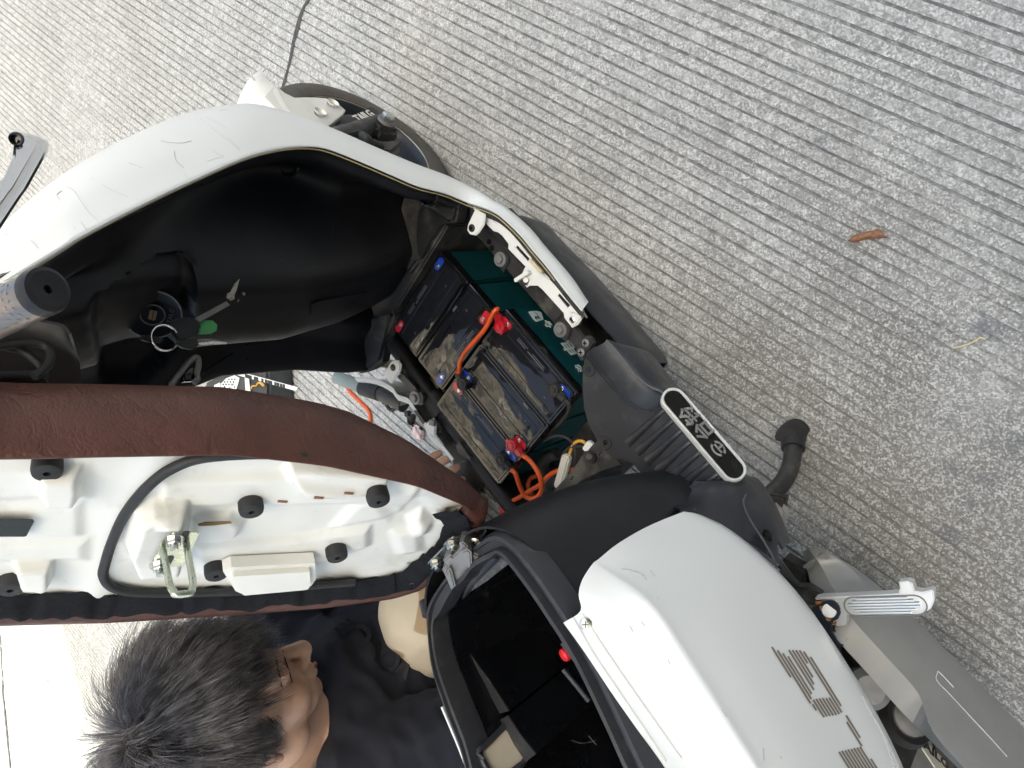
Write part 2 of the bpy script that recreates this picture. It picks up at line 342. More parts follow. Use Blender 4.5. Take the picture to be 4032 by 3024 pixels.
# ---------------------------------------------------------------- ground: broom-grooved concrete
PHI = rad(13.82)
GS = Vector((math.cos(PHI), math.sin(PHI), 0)); GN = Vector((-math.sin(PHI), math.cos(PHI), 0))
def concrete():
    m = bpy.data.materials.new('concrete'); m.use_nodes = True; nt = m.node_tree; b = nt.nodes['Principled BSDF']
    tc = nd(nt, 'ShaderNodeTexCoord').outputs['Object']
    big = noise(nt, tc, 1.3, 2.0, 0.6); mid = noise(nt, tc, 11.0, 3.0, 0.65); 
    def cells(scale):
        v = nd(nt, 'ShaderNodeTexVoronoi'); v.inputs['Scale'].default_value = scale; nt.links.new(tc, v.inputs['Vector'])
        sp = nd(nt, 'ShaderNodeSeparateColor'); nt.links.new(v.outputs['Color'], sp.inputs[0]); return sp.outputs[0]
    fine = cells(380.0); grit = cells(170.0)
    c = ramp(nt, fine, [(0.0, (0.24, 0.238, 0.228)), (0.25, (0.36, 0.358, 0.345)), (0.70, (0.47, 0.467, 0.45)), (1.0, (0.68, 0.677, 0.655))])
    c = mixc(nt, ramp(nt, grit, [(0.80, 0.0), (0.97, 0.60)]), c, (0.64, 0.64, 0.62))
    c = mixc(nt, ramp(nt, grit, [(0.03, 0.70), (0.20, 0.0)]), c, (0.21, 0.21, 0.205))
    c = mixc(nt, ramp(nt, mid, [(0.35, 0.30), (0.55, 0.0)]), c, (0.30, 0.30, 0.29))
    c = mixc(nt, ramp(nt, big, [(0.40, 0.24), (0.62, 0.0)]), c, (0.34, 0.33, 0.31))
    c = mixc(nt, ramp(nt, noise(nt, tc, 42.0, 2.0, 0.6), [(0.34, 0.42), (0.50, 0.0)]), c, (0.27, 0.27, 0.262))
    c = mixc(nt, ramp(nt, noise(nt, tc, 23.0, 2.0, 0.6), [(0.52, 0.0), (0.68, 0.30)]), c, (0.60, 0.60, 0.58))
    at = nd(nt, 'ShaderNodeAttribute', attribute_name='groove')
    gr = nd(nt, 'ShaderNodeMath', operation='MULTIPLY'); nt.links.new(at.outputs['Fac'], gr.inputs[0])
    nt.links.new(ramp(nt, noise(nt, tc, 60.0, 1.0, 0.7), [(0.34, 0.40), (0.62, 1.0)]), gr.inputs[1])
    c = mixc(nt, gr.outputs[0], c, (0.155, 0.157, 0.162))
    wn = nd(nt, 'ShaderNodeAttribute', attribute_name='worn_shade'); wm = nd(nt, 'ShaderNodeMath', operation='MULTIPLY'); nt.links.new(wn.outputs['Fac'], wm.inputs[0])
    nt.links.new(ramp(nt, fine, [(0.30, 0.85), (0.90, 0.20)]), wm.inputs[1]); c = mixc(nt, wm.outputs[0], c, (0.165, 0.158, 0.143))  # browner worn concrete, also carrying painted shade beside the scooter
    st = nd(nt, 'ShaderNodeAttribute', attribute_name='stain')
    sm = nd(nt, 'ShaderNodeMath', operation='MULTIPLY'); nt.links.new(st.outputs['Fac'], sm.inputs[0])
    nt.links.new(ramp(nt, noise(nt, tc, 170.0, 1.0, 0.7), [(0.36, 0.25), (0.56, 1.0)]), sm.inputs[1])
    c = mixc(nt, sm.outputs[0], c, (0.115, 0.125, 0.145))
    nt.links.new(c, b.inputs['Base Color']); b.inputs['Roughness'].default_value = 0.9; b.inputs['Specular IOR Level'].default_value = 0.25
    bp = nd(nt, 'ShaderNodeBump'); bp.inputs['Strength'].default_value = 0.7; bp.inputs['Distance'].default_value = 0.0016
    nt.links.new(grit, bp.inputs['Height']); nt.links.new(bp.outputs[0], b.inputs['Normal'])
    return m
M['concrete'] = concrete()
STAINS = [(UZ(Z5(x, y), 0), r, a) for x, y, r, a in [(1980, 480, .020, 1), (1705, 1070, .011, .9), (2085, 1245, .012, .8), (1795, 1400, .012, .9), (2005, 1470, .012, .8),
          (1865, 1605, .010, .7), (1300, 215, .007, .7), (1870, 765, .009, .6), (2200, 1215, .012, .8), (2190, 575, .010, .6), (1765, 1290, .008, .5), (880, 1440, .030, .28), (440, 1260, .025, .25), (935, 430, .008, .5)]]
STAINS += [(UZ(Z2(x, y), 0), r, a) for x, y, r, a in [(1390, 1105, .010, .9), (1175, 845, .006, .6), (1760, 1155, .010, .5), (2080, 500, .012, .55), (1460, 300, .010, .3), (1045, 70, .006, .6)]]
STAINS += [(UZ(K8(x, y), 0), r, a) for x, y, r, a in [(1560, 225, .013, .9), (1640, 300, .010, .6)]]
STAINS += [(UZ(zone(3032, 0, 1000)(x, y), 0), r, a) for x, y, r, a in [(450, 1250, .012, .9), (530, 1200, .007, .8), (400, 1300, .007, .7)]]
def build_ground():
    rnd = random.Random(3); pitch = 0.0216; t0 = -0.5146 - 60 * pitch; s0, s1, ds = -1.7, 3.5, 0.022
    ts = []                     # (t, groove index, in groove)
    ng = 236
    for g in range(ng):
        t = t0 + g * pitch + rnd.uniform(-.0011, .0011); wd = rnd.uniform(.0028, .0046)
        ts += [(t - wd / 2 - .0007, g, 0), (t - wd / 2 + .0007, g, 1), (t + wd / 2 - .0007, g, 1), (t + wd / 2 + .0007, g, 0), (t + pitch * .5, g, 0)]
    n = len(ts); ms = int((s1 - s0) / ds) + 1; vs = []; gv = []; sv = []; wv_ = []
    for i in range(ms):
        s = s0 + i * ds
        for (t, g, k) in ts:
            wob = .0007 * nz((s * 2.2, g * 3.7, 0)) + .0005 * nz((s * 14, g * 5.1, 2)) + .0006 * nz((s * 33, g * 9.1, k * 3.3 + (t * 400 % 3)))
            p = GS * s + GN * (t + wob)
            wear = .55 * nz((p.x * 1.7, p.y * 1.7, 5)) + .5 * nz((p.x * 6, p.y * 6, 1)) + .35 * nz((s * 5.0, g * 7.7, 9))
            # rubbed flat patch near the rear wheel track
            q = (p - Vector((-.42, -.34, 0))); wear -= 1.0 * math.exp(-(q.dot(GS) / .16) ** 2 - (q.dot(GN) / .12) ** 2)
            d = max(0.0, min(1.0, .95 + 1.5 * wear)); d = max(d, .06)
            z = -.0026 * d if k else .0004 * nz((p.x * 60, p.y * 60, 3))
            vs.append((p.x, p.y, z)); gv.append(d if k else 0.0)
            a = 0.0
            for c, r, am in STAINS:
                dd = (c.x - p.x) ** 2 + (c.y - p.y) ** 2
                if dd < 9 * r * r: a = max(a, .85 * am * min(1, 1.6 * math.exp(-dd / (r * r) * 1.6)))
            sv.append(a)
            e = math.exp(-((p.x + .62) / .55) ** 2 - ((p.y + .30) / .55) ** 2) + .35 * math.exp(-((p.x + .1) / .5) ** 2 - ((p.y + .30) / .22) ** 2); wv_.append(max(0, min(1, e * (1.0 + .9 * nz((p.x * 7, p.y * 7, 6))) + .22 * nz((p.x * 2.4, p.y * 2.4, 12)))))  # worn patch at the rear, plus contact shade painted along the near side
    fs = [(i * n + j, (i + 1) * n + j, (i + 1) * n + j + 1, i * n + j + 1) for i in range(ms - 1) for j in range(n - 1)]
    B = len(vs); E = 80
    vs += [(-E, -E, -.004), (E, -E, -.004), (E, E, -.004), (-E, E, -.004)]; fs.append((B, B + 1, B + 2, B + 3)); gv += [0] * 4; sv += [0] * 4; wv_ += [0] * 4
    me = bpy.data.meshes.new('ground'); me.from_pydata(vs, [], fs); me.update()
    for nm, val in (('groove', gv), ('stain', sv), ('worn_shade', wv_)):
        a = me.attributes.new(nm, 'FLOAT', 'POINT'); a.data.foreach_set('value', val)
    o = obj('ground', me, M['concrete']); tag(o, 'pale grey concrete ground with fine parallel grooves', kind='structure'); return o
ground = build_ground()
M['crack'] = pmat('crack_dirt', (0.07, 0.07, 0.07), 0.95, var=0.4, vscale=120, bump=0.6, bscale=300)
def crack(pts, wd, name='crack', seed=0):
    P = resample(pts, 70); A, B = [], []
    for i, p in enumerate(P):
        t = (P[min(i + 1, 69)] - P[max(i - 1, 0)]).normalized(); sd = Vector((-t.y, t.x, 0))
        wv = wd * (0.55 + 0.9 * abs(nz((i * .31, seed, 0))) + .4 * nz((i * .9, seed, 4))); off = sd * wd * 1.3 * nz((i * .17, seed, 8))
        A.append(p + off + sd * wv + Vector((0, 0, .0012))); B.append(p + off - sd * wv + Vector((0, 0, .0012)))
    return obj(name, grid([A, B]), M['crack'], ground)
cp = [UZ(Z1(*p), 0) for p in [(2010, 0), (1955, 60), (1935, 190), (1910, 230), (1900, 330), (1880, 400), (1858, 490)]]
d0 = (cp[0] - cp[-1]).normalized()
crack([cp[0] + d0 * .9] + cp + [cp[-1] - d0 * .35, cp[-1] - d0 * 1.1], .0080, seed=1)
jp = [UZ(G3(*p), 0) for p in [(0, 380), (20, 600), (25, 900), (55, 1200), (80, 1500), (100, 1657)]]
crack([jp[0] + (jp[0] - jp[1]) * 2] + jp + [jp[-1] + (jp[-1] - jp[-2]) * 3], .012, seed=2)
lp = [UZ(G3(*p), 0) for p in [(250, 500), (430, 760), (680, 1130), (900, 1440), (1050, 1657)]]
crack(lp + [lp[-1] * 2 - lp[-2]], .002, seed=3)

# ---------------------------------------------------------------- the buildings either side of the yard (behind the viewer, and across)
M['wall_grey'] = pmat('grey_render', (0.42, 0.40, 0.37), 0.9, var=0.08, vscale=1.0)
M['wall_beige'] = pmat('beige_render', (0.46, 0.415, 0.35), 0.9, var=0.1, vscale=0.7)
M['pane'] = pmat('dark_glass', (0.02, 0.025, 0.03), 0.08, var=0.1)
def building(name, label, s, depth, h, half, off, mat, rows, cols, face):
    T = Vector((SN.y, -SN.x, 0)); c = SN * (s - face * depth / 2) + T * off
    t = thing(name, label, 'building', c)
    mx = axes(T, z=(0, 0, 1))
    obj('wall', box(c + Vector((0, 0, h / 2)), (half * 2, depth, h), mx), mat, t)
    obj('parapet', box(c + Vector((0, 0, h - .15)), (half * 2 + .2, depth + .2, .26), mx, .02), mat, t)
    fr = None
    for r in range(rows):
        for k in range(cols):
            p = SN * (s + face * .02) + T * (off - half + (k + .5) * 2 * half / cols) + Vector((0, 0, 2.0 + r * (h - 2.2) / rows))
            wn = obj('window', box(p, (1.9, .12, 1.6), mx, .03), M['pane'], t)
            obj('sill', box(p + SN * face * .08 + Vector((0, 0, -.88)), (2.1, .3, .08), mx), mat, wn)
    return t
shop = building('shop_building', 'grey rendered shop building that shades the yard, behind the viewer', -6.0, 9, (3.03 + 6.0) * math.tan(ELEV), 10, -2, M['wall_grey'], 3, 6, 1)
building('apartment_building', 'beige rendered apartment building across the sunlit yard', 12.0, 8, 15.0, 7, 3, M['wall_beige'], 5, 5, -1)

T_ = Vector((SN.y, -SN.x, 0)); mx_ = axes(T_, z=(0, 0, 1))
M['added_awning'] = pmat('grey_added_awning_sheet', (0.30, 0.31, 0.32), 0.7, var=0.08, vscale=1.5)
aw = obj('added_awning', box(SN * (-4.85) + T_ * (-1.5) + Vector((0, 0, 3.35)), (15.0, 2.3, .06), mx_, .01), M['added_awning'], shop)  # unseen awning, added to darken the ground on the viewer's side
for k in range(6): obj('added_awning_beam', box(SN * (-4.85) + T_ * (-8.4 + k * 2.76) + Vector((0, 0, 3.26)), (.06, 2.2, .12), mx_), M['added_awning'], shop)
# ---------------------------------------------------------------- electric scooter: front
scooter = thing('electric_scooter', 'white and black electric scooter with its floor panel off and brown seat tipped up', 'scooter', (0.05, 0, 0))
EDGE = [((-60, 650), -.168), ((0, 612), -.17), ((110, 545), -.178), ((175, 505), -.183), ((300, 440), -.19), ((410, 388), -.195), ((520, 340), -.2), ((590, 320), -.2), ((650, 313), -.2),
        ((700, 318), -.2), ((760, 340), -.2), ((830, 370), -.198), ((900, 400), -.196), ((960, 416), -.194), ((1010, 437), -.192)]
EDGE_S = [(1045, 448), (1078, 464), (1120, 503), (1152, 541), (1185, 580), (1221, 628), (1257, 671)]
SIL_S = [(1068, 438), (1100, 458), (1146, 498), (1176, 534), (1206, 568), (1238, 606), (1268, 655)]
SIL = [((-60, 540), -.105), ((0, 490), -.11), ((100, 403), -.115), ((180, 348), -.12), ((300, 285), -.13), ((400, 245), -.14), ((480, 228), -.15), ((535, 225), -.155), ((600, 240), -.16),
       ((660, 258), -.165), ((730, 287), -.17), ((810, 322), -.175), ((890, 355), -.18), ((960, 382), -.185), ((1020, 412), -.19)]
EP = [UY(p, y) for p, y in EDGE] + [UZ(p, .368) for p in EDGE_S]; SP = [UY(p, y) for p, y in SIL] + [UZ(p, .318) for p in SIL_S]
n0 = 15
FP = []
for i, s in enumerate(SP):
    if i < 9: FP.append(Vector((s.x + .05, 0, s.z - .02)))
    elif i < n0: k = (i - 8) / 7; FP.append(Vector((s.x + .02, -.05 - .10 * k, s.z - .035)))
    else: FP.append(Vector((s.x - .004, -.175, s.z - .03)))
def front_rows(sgn):
    rows = []
    for i in range(len(EP)):
        e, s, f = EP[i], SP[i], FP[i]
        out = Vector((0, -.012 if i < n0 else -.008, 0))
        lip = e + (s - e) * .02 + Vector((0, .006, 0))
        pts = [e + Vector((.0, .004, -.006)), e, e.lerp(s, .12) + out * .25, e.lerp(s, .4) + out * .9, e.lerp(s, .72) + out * .9, s, s.lerp(f, .35) + Vector((.012, 0, 0)), s.lerp(f, .7) + Vector((.012, 0, 0)), f]
        rows.append([Vector((p.x, p.y * sgn, p.z)) for p in pts])
    if sgn < 0: rows = rows[:n0 - 2]
    k = 4; R = []
    for j in range(len(rows[0])): R.append(spline([r[j] for r in rows], k))
    R2 = [spline([R[j][i] for j in range(len(R))], 3) for i in range(len(R[0]))]
    return R2
fp_me = grid(front_rows(1), thick=.0025)
front_panel = obj('front_panel', fp_me, M['white'], scooter, 'scratched white outer leg shield and side sill')
obj('front_panel', grid(front_rows(-1), thick=.0025), M['white'], scooter)
FPB = bvh(fp_me)
# tan seam line along the shield edge
eline = spline(EP, 5)
obj('edge_seam', tube([p + Vector((-.003, .004, .001)) for p in eline[:int(len(eline) * .93)]], .0010, 6), M['gold_line'], front_panel)
# real scuffs on the white paint
scuffs = [[(1040, 915), (1100, 925), (1180, 928), (1240, 915)], [(430, 1210), (480, 1240), (520, 1300), (570, 1370), (620, 1420), (640, 1448)], [(1300, 770), (1400, 850), (1500, 930), (1560, 970)],
          [(590, 1150), (700, 1220), (830, 1280)], [(1130, 980), (1140, 1040), (1190, 1090)], [(1190, 1125), (1230, 1165)], [(1480, 890), (1560, 990)], [(1330, 760), (1420, 800), (1470, 835)],
          [(840, 1060), (920, 1090)], [(1380, 970), (1410, 1000), (1450, 1010)], [(1840, 700), (1900, 790), (1950, 850), (2030, 920)], [(480, 1470), (505, 1540)], [(525, 1440), (560, 1490)], [(200, 1560), (250, 1610)], [(1420, 720), (1470, 712)],
          [(1340, 1050), (1390, 1030), (1450, 1020)], [(400, 1240), (370, 1265), (390, 1300)], [(30, 1530), (90, 1500), (130, 1560)]]
M['scuff'] = pmat('grey_scuff', (0.50, 0.51, 0.52), 0.6, var=0.2)
for k, s in enumerate(scuffs):
    P = [drape(FPB, Z1(*p), .0004) for p in s]
    if any(p is None for p in P): continue
    obj('scuff', tube(spline(P, 4), .0002 + .0002 * (k % 4 == 0), 4), M['scuff'], front_panel)

# inner black leg shield
def lerp1(tab, z):
    tab = sorted(tab)
    if z <= tab[0][0]: return tab[0][1]
    for (a, b), (c, d) in zip(tab, tab[1:]):
        if z <= c: return b + (d - b) * (z - a) / (c - a)
    return tab[-1][1]
nearE = resample(eline[:14 * 5 + 1], 84)
colx = [(1.12, .23), (1.05, .265), (.95, .30), (.84, .322), (.72, .318), (.62, .312), (.5, .330), (.42, .352), (.36, .372)]
farx = [(1.1, .20), (1.0, .26), (.9, .31), (.8, .345), (.684, .362), (.638, .372), (.504, .358), (.414, .333), (.369, .328)]
rows = []
for e in nearE:
    z = e.z; cx_ = lerp1(colx, z); fx = lerp1(farx, z); k = max(0, min(1, (1.0 - z) / .2)); kb = max(0, min(1, (z - .40) / .12))
    tr = e.x + .012 + .030 * k
    if z < .56: tr = max(tr, .448 - .10 * max(0, z - .46))
    row = [e + Vector((-.001, .003, 0)), Vector((e.x + .004, e.y + .012, z)), Vector((e.x + .010, -.165, z - .002)), Vector((tr + .01, -.135, z - .004)), Vector((tr, -.105, z - .005)),
           Vector((cx_ + .035, -.078, z)), Vector((cx_ + .006, -.058, z)), Vector((cx_, -.03, z)), Vector((cx_ - .002, .0, z)), Vector((cx_, .035, z)), Vector((cx_ + .012, .058, z)), Vector((cx_ + .05, .075, z)),
           Vector((fx + .04, .105, z)), Vector((fx + .035, .14, z)), Vector((fx + .010, .168, z)), Vector((fx + .001, .185, z)), Vector((fx + .006, .193, z))]
    rows.append(row)
shield_rows = [spline(r, 5) for r in rows]
def to_px(P):
    q = Vector(P) - CAM; d = q.dot(RZ); return ((CX + FPX * q.dot(RX) / d) / SD, (CY + FPX * q.dot(RY) / d) / SD)
def in_poly(poly, x, y):
    r = False; n = len(poly)
    for i in range(n):
        (x1, y1), (x2, y2) = poly[i], poly[(i + 1) % n]
        if (y1 > y) != (y2 > y) and x < (x2 - x1) * (y - y1) / (y2 - y1) + x1: r = not r
    return r
def poly_dist(poly, x, y):
    d = 1e9; n = len(poly)
    for i in range(n):
        ax, ay = poly[i]; ex, ey = poly[(i + 1) % n][0] - ax, poly[(i + 1) % n][1] - ay
        t = max(0, min(1, ((x - ax) * ex + (y - ay) * ey) / (ex * ex + ey * ey + 1e-12))); d = min(d, math.hypot(x - ax - ex * t, y - ay - ey * t))
    return d if in_poly(poly, x, y) else -d
# storage pocket pressed into the column cover
PKT = [K1(*p) for p in [(880, 1300), (845, 1050), (790, 700), (800, 560), (850, 470), (960, 395), (1250, 215), (1420, 110), (1520, 70), (1620, 120), (1690, 260), (1715, 400), (1700, 560), (1670, 760), (1560, 960), (1400, 1120), (1250, 1300)]]
for r in shield_rows:
    for i, p in enumerate(r):
        x, y = to_px(p); k = max(0, min(1, poly_dist(PKT, x, y) / 16.0)); k = k * k * (3 - 2 * k); r[i] = p + Vector((.026, 0, -.006)) * k
sh_me = grid(shield_rows, thick=-.0025, angle=60)
leg_shield = obj('leg_shield', sh_me, M['black_shield'], scooter, 'matt black inner leg shield with steering column cover')
SHB = bvh(sh_me)
for p in [Z1(1872, 1085), K4(975, 505), K2(970, 262)]:
    q = drape(SHB, p, -.004)
    if q is None: continue
    n = -ray(p).normalized()
    obj('screw_recess', lathe([(.0, -.008), (.008, -.008), (.0100, .003), (.0125, .0060), (.0155, .004)], q, n, 20), M['bat_black'], leg_shield)
# storage pocket rim, seam, raised label plate
def drape_line(tree, pts, off, fb=None): return [q for q in (drape(tree, p, off) for p in pts) if q is not None]
sm = drape_line(SHB, [Z3(*p) for p in [(1290, 775), (1390, 705), (1500, 635), (1600, 575), (1660, 545), (1675, 560), (1600, 670)]], .0004)
if len(sm) > 3: obj('cover_seam', tube(spline(sm, 3), .0011, 6), M['bat_black'], leg_shield)
lb = [drape(SHB, K4(*p), .001) for p in [(-60, 1420), (0, 1395), (420, 1315), (385, 1435), (-70, 1520)]]
if all(lb):
    nrm = (lb[2] - lb[1]).cross(lb[4] - lb[1]).normalized(); nrm = nrm if nrm.dot(ray(K4(100, 1400))) < 0 else -nrm
    lp_ = obj('label_plate', prism(lb, nrm * .002, .0008), M['black_shield'], leg_shield)
    c = (lb[1] + lb[2] + lb[3] + lb[4]) / 4
    obj('lettering', text_mesh('严禁载物', .018, c + nrm * .0022, lb[2] - lb[1], lb[1] - lb[4], .0004), M['black'], lp_)
# worn white scrape
for pts in ([(2085, 325), (2060, 420), (2040, 470), (2040, 500), (2010, 515), (1970, 490), (1975, 455), (2005, 440), (2040, 370)], [(2110, 440), (2135, 450), (2130, 470), (2112, 465)], [(2080, 495), (2078, 520), (2063, 528)]):
    P = drape_line(SHB, [K1(*p) for p in pts], .0006)
    if len(P) > 2: obj('scrape', raw(P, [tuple(range(len(P)))], smooth=False), pmat('bare_scrape', (0.40, 0.39, 0.36), 0.8, var=0.4, vscale=200) if 'scrape' not in M else M['scrape'], leg_shield)
# ignition lock
q = drape(SHB, K1(1325, 620), .001) or UY(K1(1325, 620), -.03)
ln = Vector((-.80, -.20, .42)).normalized()
lock = obj('ignition_lock', lathe([(0, .004), (.0125, .004), (.0135, .005), (.0145, .003), (.030, .003), (.0325, .0045), (.034, .003), (.034, -.006)], q, ln, 40), M['black_shield'], scooter)
obj('lock_ring', lathe([(.0325, .0045), (.0335, .0052), (.0345, .0045)], q, ln, 40), M['castgrey'], lock)
obj('lock_ring', lathe([(.0130, .0045), (.0140, .0058), (.0150, .0045)], q, ln, 32), M['castgrey'], lock)
lx = Vector((.2, -1, 0)); lx = (lx - ln * lx.dot(ln)).normalized(); ly = ln.cross(lx)
obj('lock_shutter', box(q + ln * .0055, (.014, .0085, .003), axes(lx, z=ln), .001), M['brass'], lock)
obj('lock_shutter', box(q + ln * .0058 , (.0142, .0006, .0036), axes(lx, z=ln)), M['bat_black'], lock)
M['lock_print'] = pmat('grey_lock_print', (0.16, 0.16, 0.15), 0.5)
ud = ray(K1(1490, 620)) ; tp = UP(K1(1488, 650), q + ln * .004, ln); tx = UP(K1(1500, 610), q + ln * .004, ln) - UP(K1(1475, 710), q + ln * .004, ln)
obj('lettering', text_mesh('TAILG', .0075, tp, tx, ln.cross(tx), .0003), M['lock_print'], lock)

# front floor moulding (dusty) either side of the column foot
def flat(pts, zn, z): return [UZ(zn(*p), z) for p in pts]
fl = flat([(735, 500), (790, 470), (980, 555), (1130, 560), (1225, 560), (1195, 715), (1130, 725), (1075, 745), (980, 900), (905, 1060), (860, 1075), (790, 1165), (765, 1170), (735, 900), (700, 640)], K4, .372)
ff = obj('floor_moulding', prism(fl, (0, 0, -.03), .006), M['dusty'], scooter, 'dusty black floor moulding by the battery well')
rc = flat([(890, 600), (960, 580), (1030, 625), (1120, 690), (1150, 720), (1075, 745), (980, 890), (905, 1040), (870, 1000), (860, 800), (865, 660)], K4, .3735)
obj('floor_recess', prism(rc, (0, 0, -.004), .001), M['dusty2'], ff)
fl = flat([(30, 480), (140, 400), (320, 350), (335, 395), (270, 560), (250, 690), (180, 740), (110, 765), (60, 720), (40, 600)], Z4, .372)
ff2 = obj('floor_moulding', prism(fl, (0, 0, -.03), .006), M['dusty'], scooter)
rc = flat([(150, 430), (300, 390), (280, 520), (235, 680), (190, 690), (120, 590)], Z4, .3735)
obj('floor_recess', prism(rc, (0, 0, -.003), .001), M['dusty'], ff2)
# battery well: walls and floor of black plastic
obj('battery_well', box((.16, 0, .175), (.44, .30, .01)), M['dusty'], scooter)
well = obj('well_wall', box((.352, -.005, .275), (.012, .27, .18), None, .003), M['dusty'], scooter)
obj('well_wall', box((.14, .136, .25), (.44, .006, .15)), M['dusty'], scooter); obj('well_wall', box((.14, -.150, .225), (.44, .006, .10)), M['dusty'], scooter)
obj('front_bulkhead', box((.41, 0.01, .27), (.09, .24, .15), None, .004), M['dusty'], scooter)
obj('floor_tray', box((-.045, 0, .20), (.12, .32, .012)), M['dusty'], scooter)

# ---------------------------------------------------------------- front wheel, fork, mudguard
WC = Vector((.722, 0, .2)); wheel = thing('front_wheel', None, None, WC); wheel.parent = scooter; wheel.matrix_parent_inverse = _wm(scooter).inverted()
prof = []
for k in range(25):
    a = rad(-118 + 236 * k / 24); prof.append((.155 + .045 * math.cos(a) * (1.0 if abs(a) < 1.2 else .92), .043 * math.sin(a)))
tyre = obj('tyre', lathe(prof, WC, (0, 1, 0), 72, 60), M['tyre'], wheel)
tm = bpy.data.meshes
def tread():
    bm = bmesh.new()
    for k in range(60):
        for s in (-1, 1):
            a = 2 * math.pi * (k + .25 * s) / 60; ca, sa = math.cos(a), math.sin(a); r = .1985
            for y0, y1, da in ((.004, .020, .018), (.020, .031, .010)):
                vs = []
                for (yy, aa) in ((y0, a - .012), (y1, a - .012 + da), (y1, a + .008 + da), (y0, a + .008)):
                    rr = .155 + .0452 * math.cos(math.asin(min(1, yy / .043)))
                    vs.append(bm.verts.new(WC + Vector((math.cos(aa) * rr, yy * s, math.sin(aa) * rr))))
                bm.faces.new(vs)
    return from_bm(bm, False)
obj('tread_groove', tread(), M['bat_black'], wheel)
rim = obj('rim', lathe([(.140, -.034), (.1345, -.036), (.130, -.031), (.126, -.018), (.118, 0), (.126, .018), (.130, .031), (.140, .034)], WC, (0, 1, 0), 64), M['rim'], wheel)
obj('rim_edge', lathe([(.1365, -.0362), (.135, -.0372), (.1335, -.0355)], WC, (0, 1, 0), 64), pmat('bare_rim_edge', (.35, .33, .28), .4, metal=.8), rim)
for k in range(5):
    a = 2 * math.pi * k / 5 + .5; d = Vector((math.cos(a), 0, math.sin(a)))
    obj('spoke', box(WC + d * .082, (.10, .03, .03), axes(d, z=(0, 1, 0)), .006, taper=(1, .8)), M['rim'], wheel)
obj('hub', lathe([(0, -.045), (.035, -.045), (.048, -.038), (.05, .038), (.035, .045), (0, .045)], WC, (0, 1, 0), 40), M['rim'], wheel)
obj('drum_plate', lathe([(0, -.052), (.03, -.052), (.065, -.046), (.067, -.036)], WC, (0, 1, 0), 40), M['frame'], wheel)
fork = thing('fork', None, None, WC); fork.parent = scooter; fork.matrix_parent_inverse = _wm(scooter).inverted()
fa = [UY(K3(*p), -.088) for p in [(1240, 432), (1300, 470), (1330, 520), (1200, 650), (1000, 700), (905, 640)]]
fpl = obj('fork_cover', prism(fa, (0, .03, 0), .003), M['black'], fork)
c = UY(K3(1185, 525), -.0885); ex = UY(K3(1240, 500), -.0885) - UY(K3(1130, 545), -.0885)
obj('lettering', text_mesh('TAILG', .026, c + Vector((0, -.0003, 0)), ex, Vector((0, -1, 0)).cross(ex), .0003, bold=.0006), M['white_plain'], fpl)
for s in (-1, 1):
    obj('fork_leg', tube([WC + Vector((.0, s * .072, .0)), WC + Vector((-.06, s * .072, .14)), WC + Vector((-.14, s * .06, .33))], .019, 14), M['frame'], fork)
ax0 = WC + Vector((0, -.055, 0)); ax1 = UY(K3(1390, 530), -.105)
obj('axle', cyl(ax1 + Vector((0, .05, 0)), ax1 + Vector((0, -.004, 0)), .006), M['steel'], fork)
obj('axle_nut', lathe([(0, .0), (.011, .0), (.0125, .002), (.0125, .010), (.011, .012), (0, .012)], ax1 + Vector((0, .006, 0)), (0, -1, 0), 6), M['steel'], fork)
obj('axle_washer', cyl(ax1 + Vector((0, .012, 0)), ax1 + Vector((0, .006, 0)), .017, 24), M['castgrey'], fork)
obj('fork_lug', box(ax1 + Vector((.0, .03, .0)), (.045, .03, .06), None, .008), M['frame'], fork)
tl = [UY(K3(*p), -.095) for p in [(1300, 770), (1380, 735), (1500, 735), (1515, 750), (1420, 830), (1340, 820)]]
obj('brake_arm', prism(tl, (0, .012, 0), .003), M['frame'], fork)
obj('brake_cable', tube(spline([UY(K3(1160, 690), -.10), UY(K3(1200, 720), -.105), UY(K3(1250, 760), -.10), UY(K3(1330, 790), -.095)], 5), .008, 10), M['rubber'], fork)
# mudguard: crown over the tyre, side flange with two dimples
fend = thing('front_mudguard', None, None, WC); fend.parent = scooter; fend.matrix_parent_inverse = _wm(scooter).inverted()
rows = []
for k in range(24):
    u = k / 23; a = rad(33 + 120 * u); e = min(1, u / .30); e = e * e * (3 - 2 * e)
    c_ = Vector((math.cos(a), 0, math.sin(a))); r = .250 - .010 * u; hw = .040 + .028 * e; row = []
    for j in range(17):
        b = -1 + 2 * j / 16; drop = (abs(b) ** 3) * (.010 + .040 * e) + .008 * (1 - e)
        row.append(WC + c_ * (r - drop) + Vector((0, hw * math.sin(b * 1.4) / math.sin(1.4), 0)))
    rows.append(row)
obj('guard_crown', grid(rows, thick=.0025, angle=60), M['white_plain'], fend)
fl = [UY(K3(*p), -.072) for p in [(420, 235), (500, 300), (590, 343), (700, 340), (860, 348), (940, 375), (1020, 445), (1000, 480), (900, 560), (830, 610), (760, 590), (600, 520), (440, 440), (330, 330)]]
hl = [[UY(K3(*p), -.072) + Vector((math.cos(2 * math.pi * k / 16), 0, math.sin(2 * math.pi * k / 16))) * .0115 for k in range(16)] for p in [(800, 483), (912, 405)]]
gf = obj('guard_flange', plate(fl, hl, UY(K3(800, 483), -.066), (1, 0, 0), (0, 0, 1), .012, .003), M['white_plain'], fend)
for p in [(800, 483), (912, 405)]:
    q = UY(K3(*p), -.072)
    obj('guard_dimple', lathe([(.0, -.0055), (.008, -.0050), (.0108, -.002), (.0116, .0012)], q, (0, -1, 0), 24), M['white_plain'], gf)
sf = [UY(K3(*p), -.05) for p in [(195, 170), (210, 195), (235, 230), (275, 258), (245, 240), (205, 205)]]
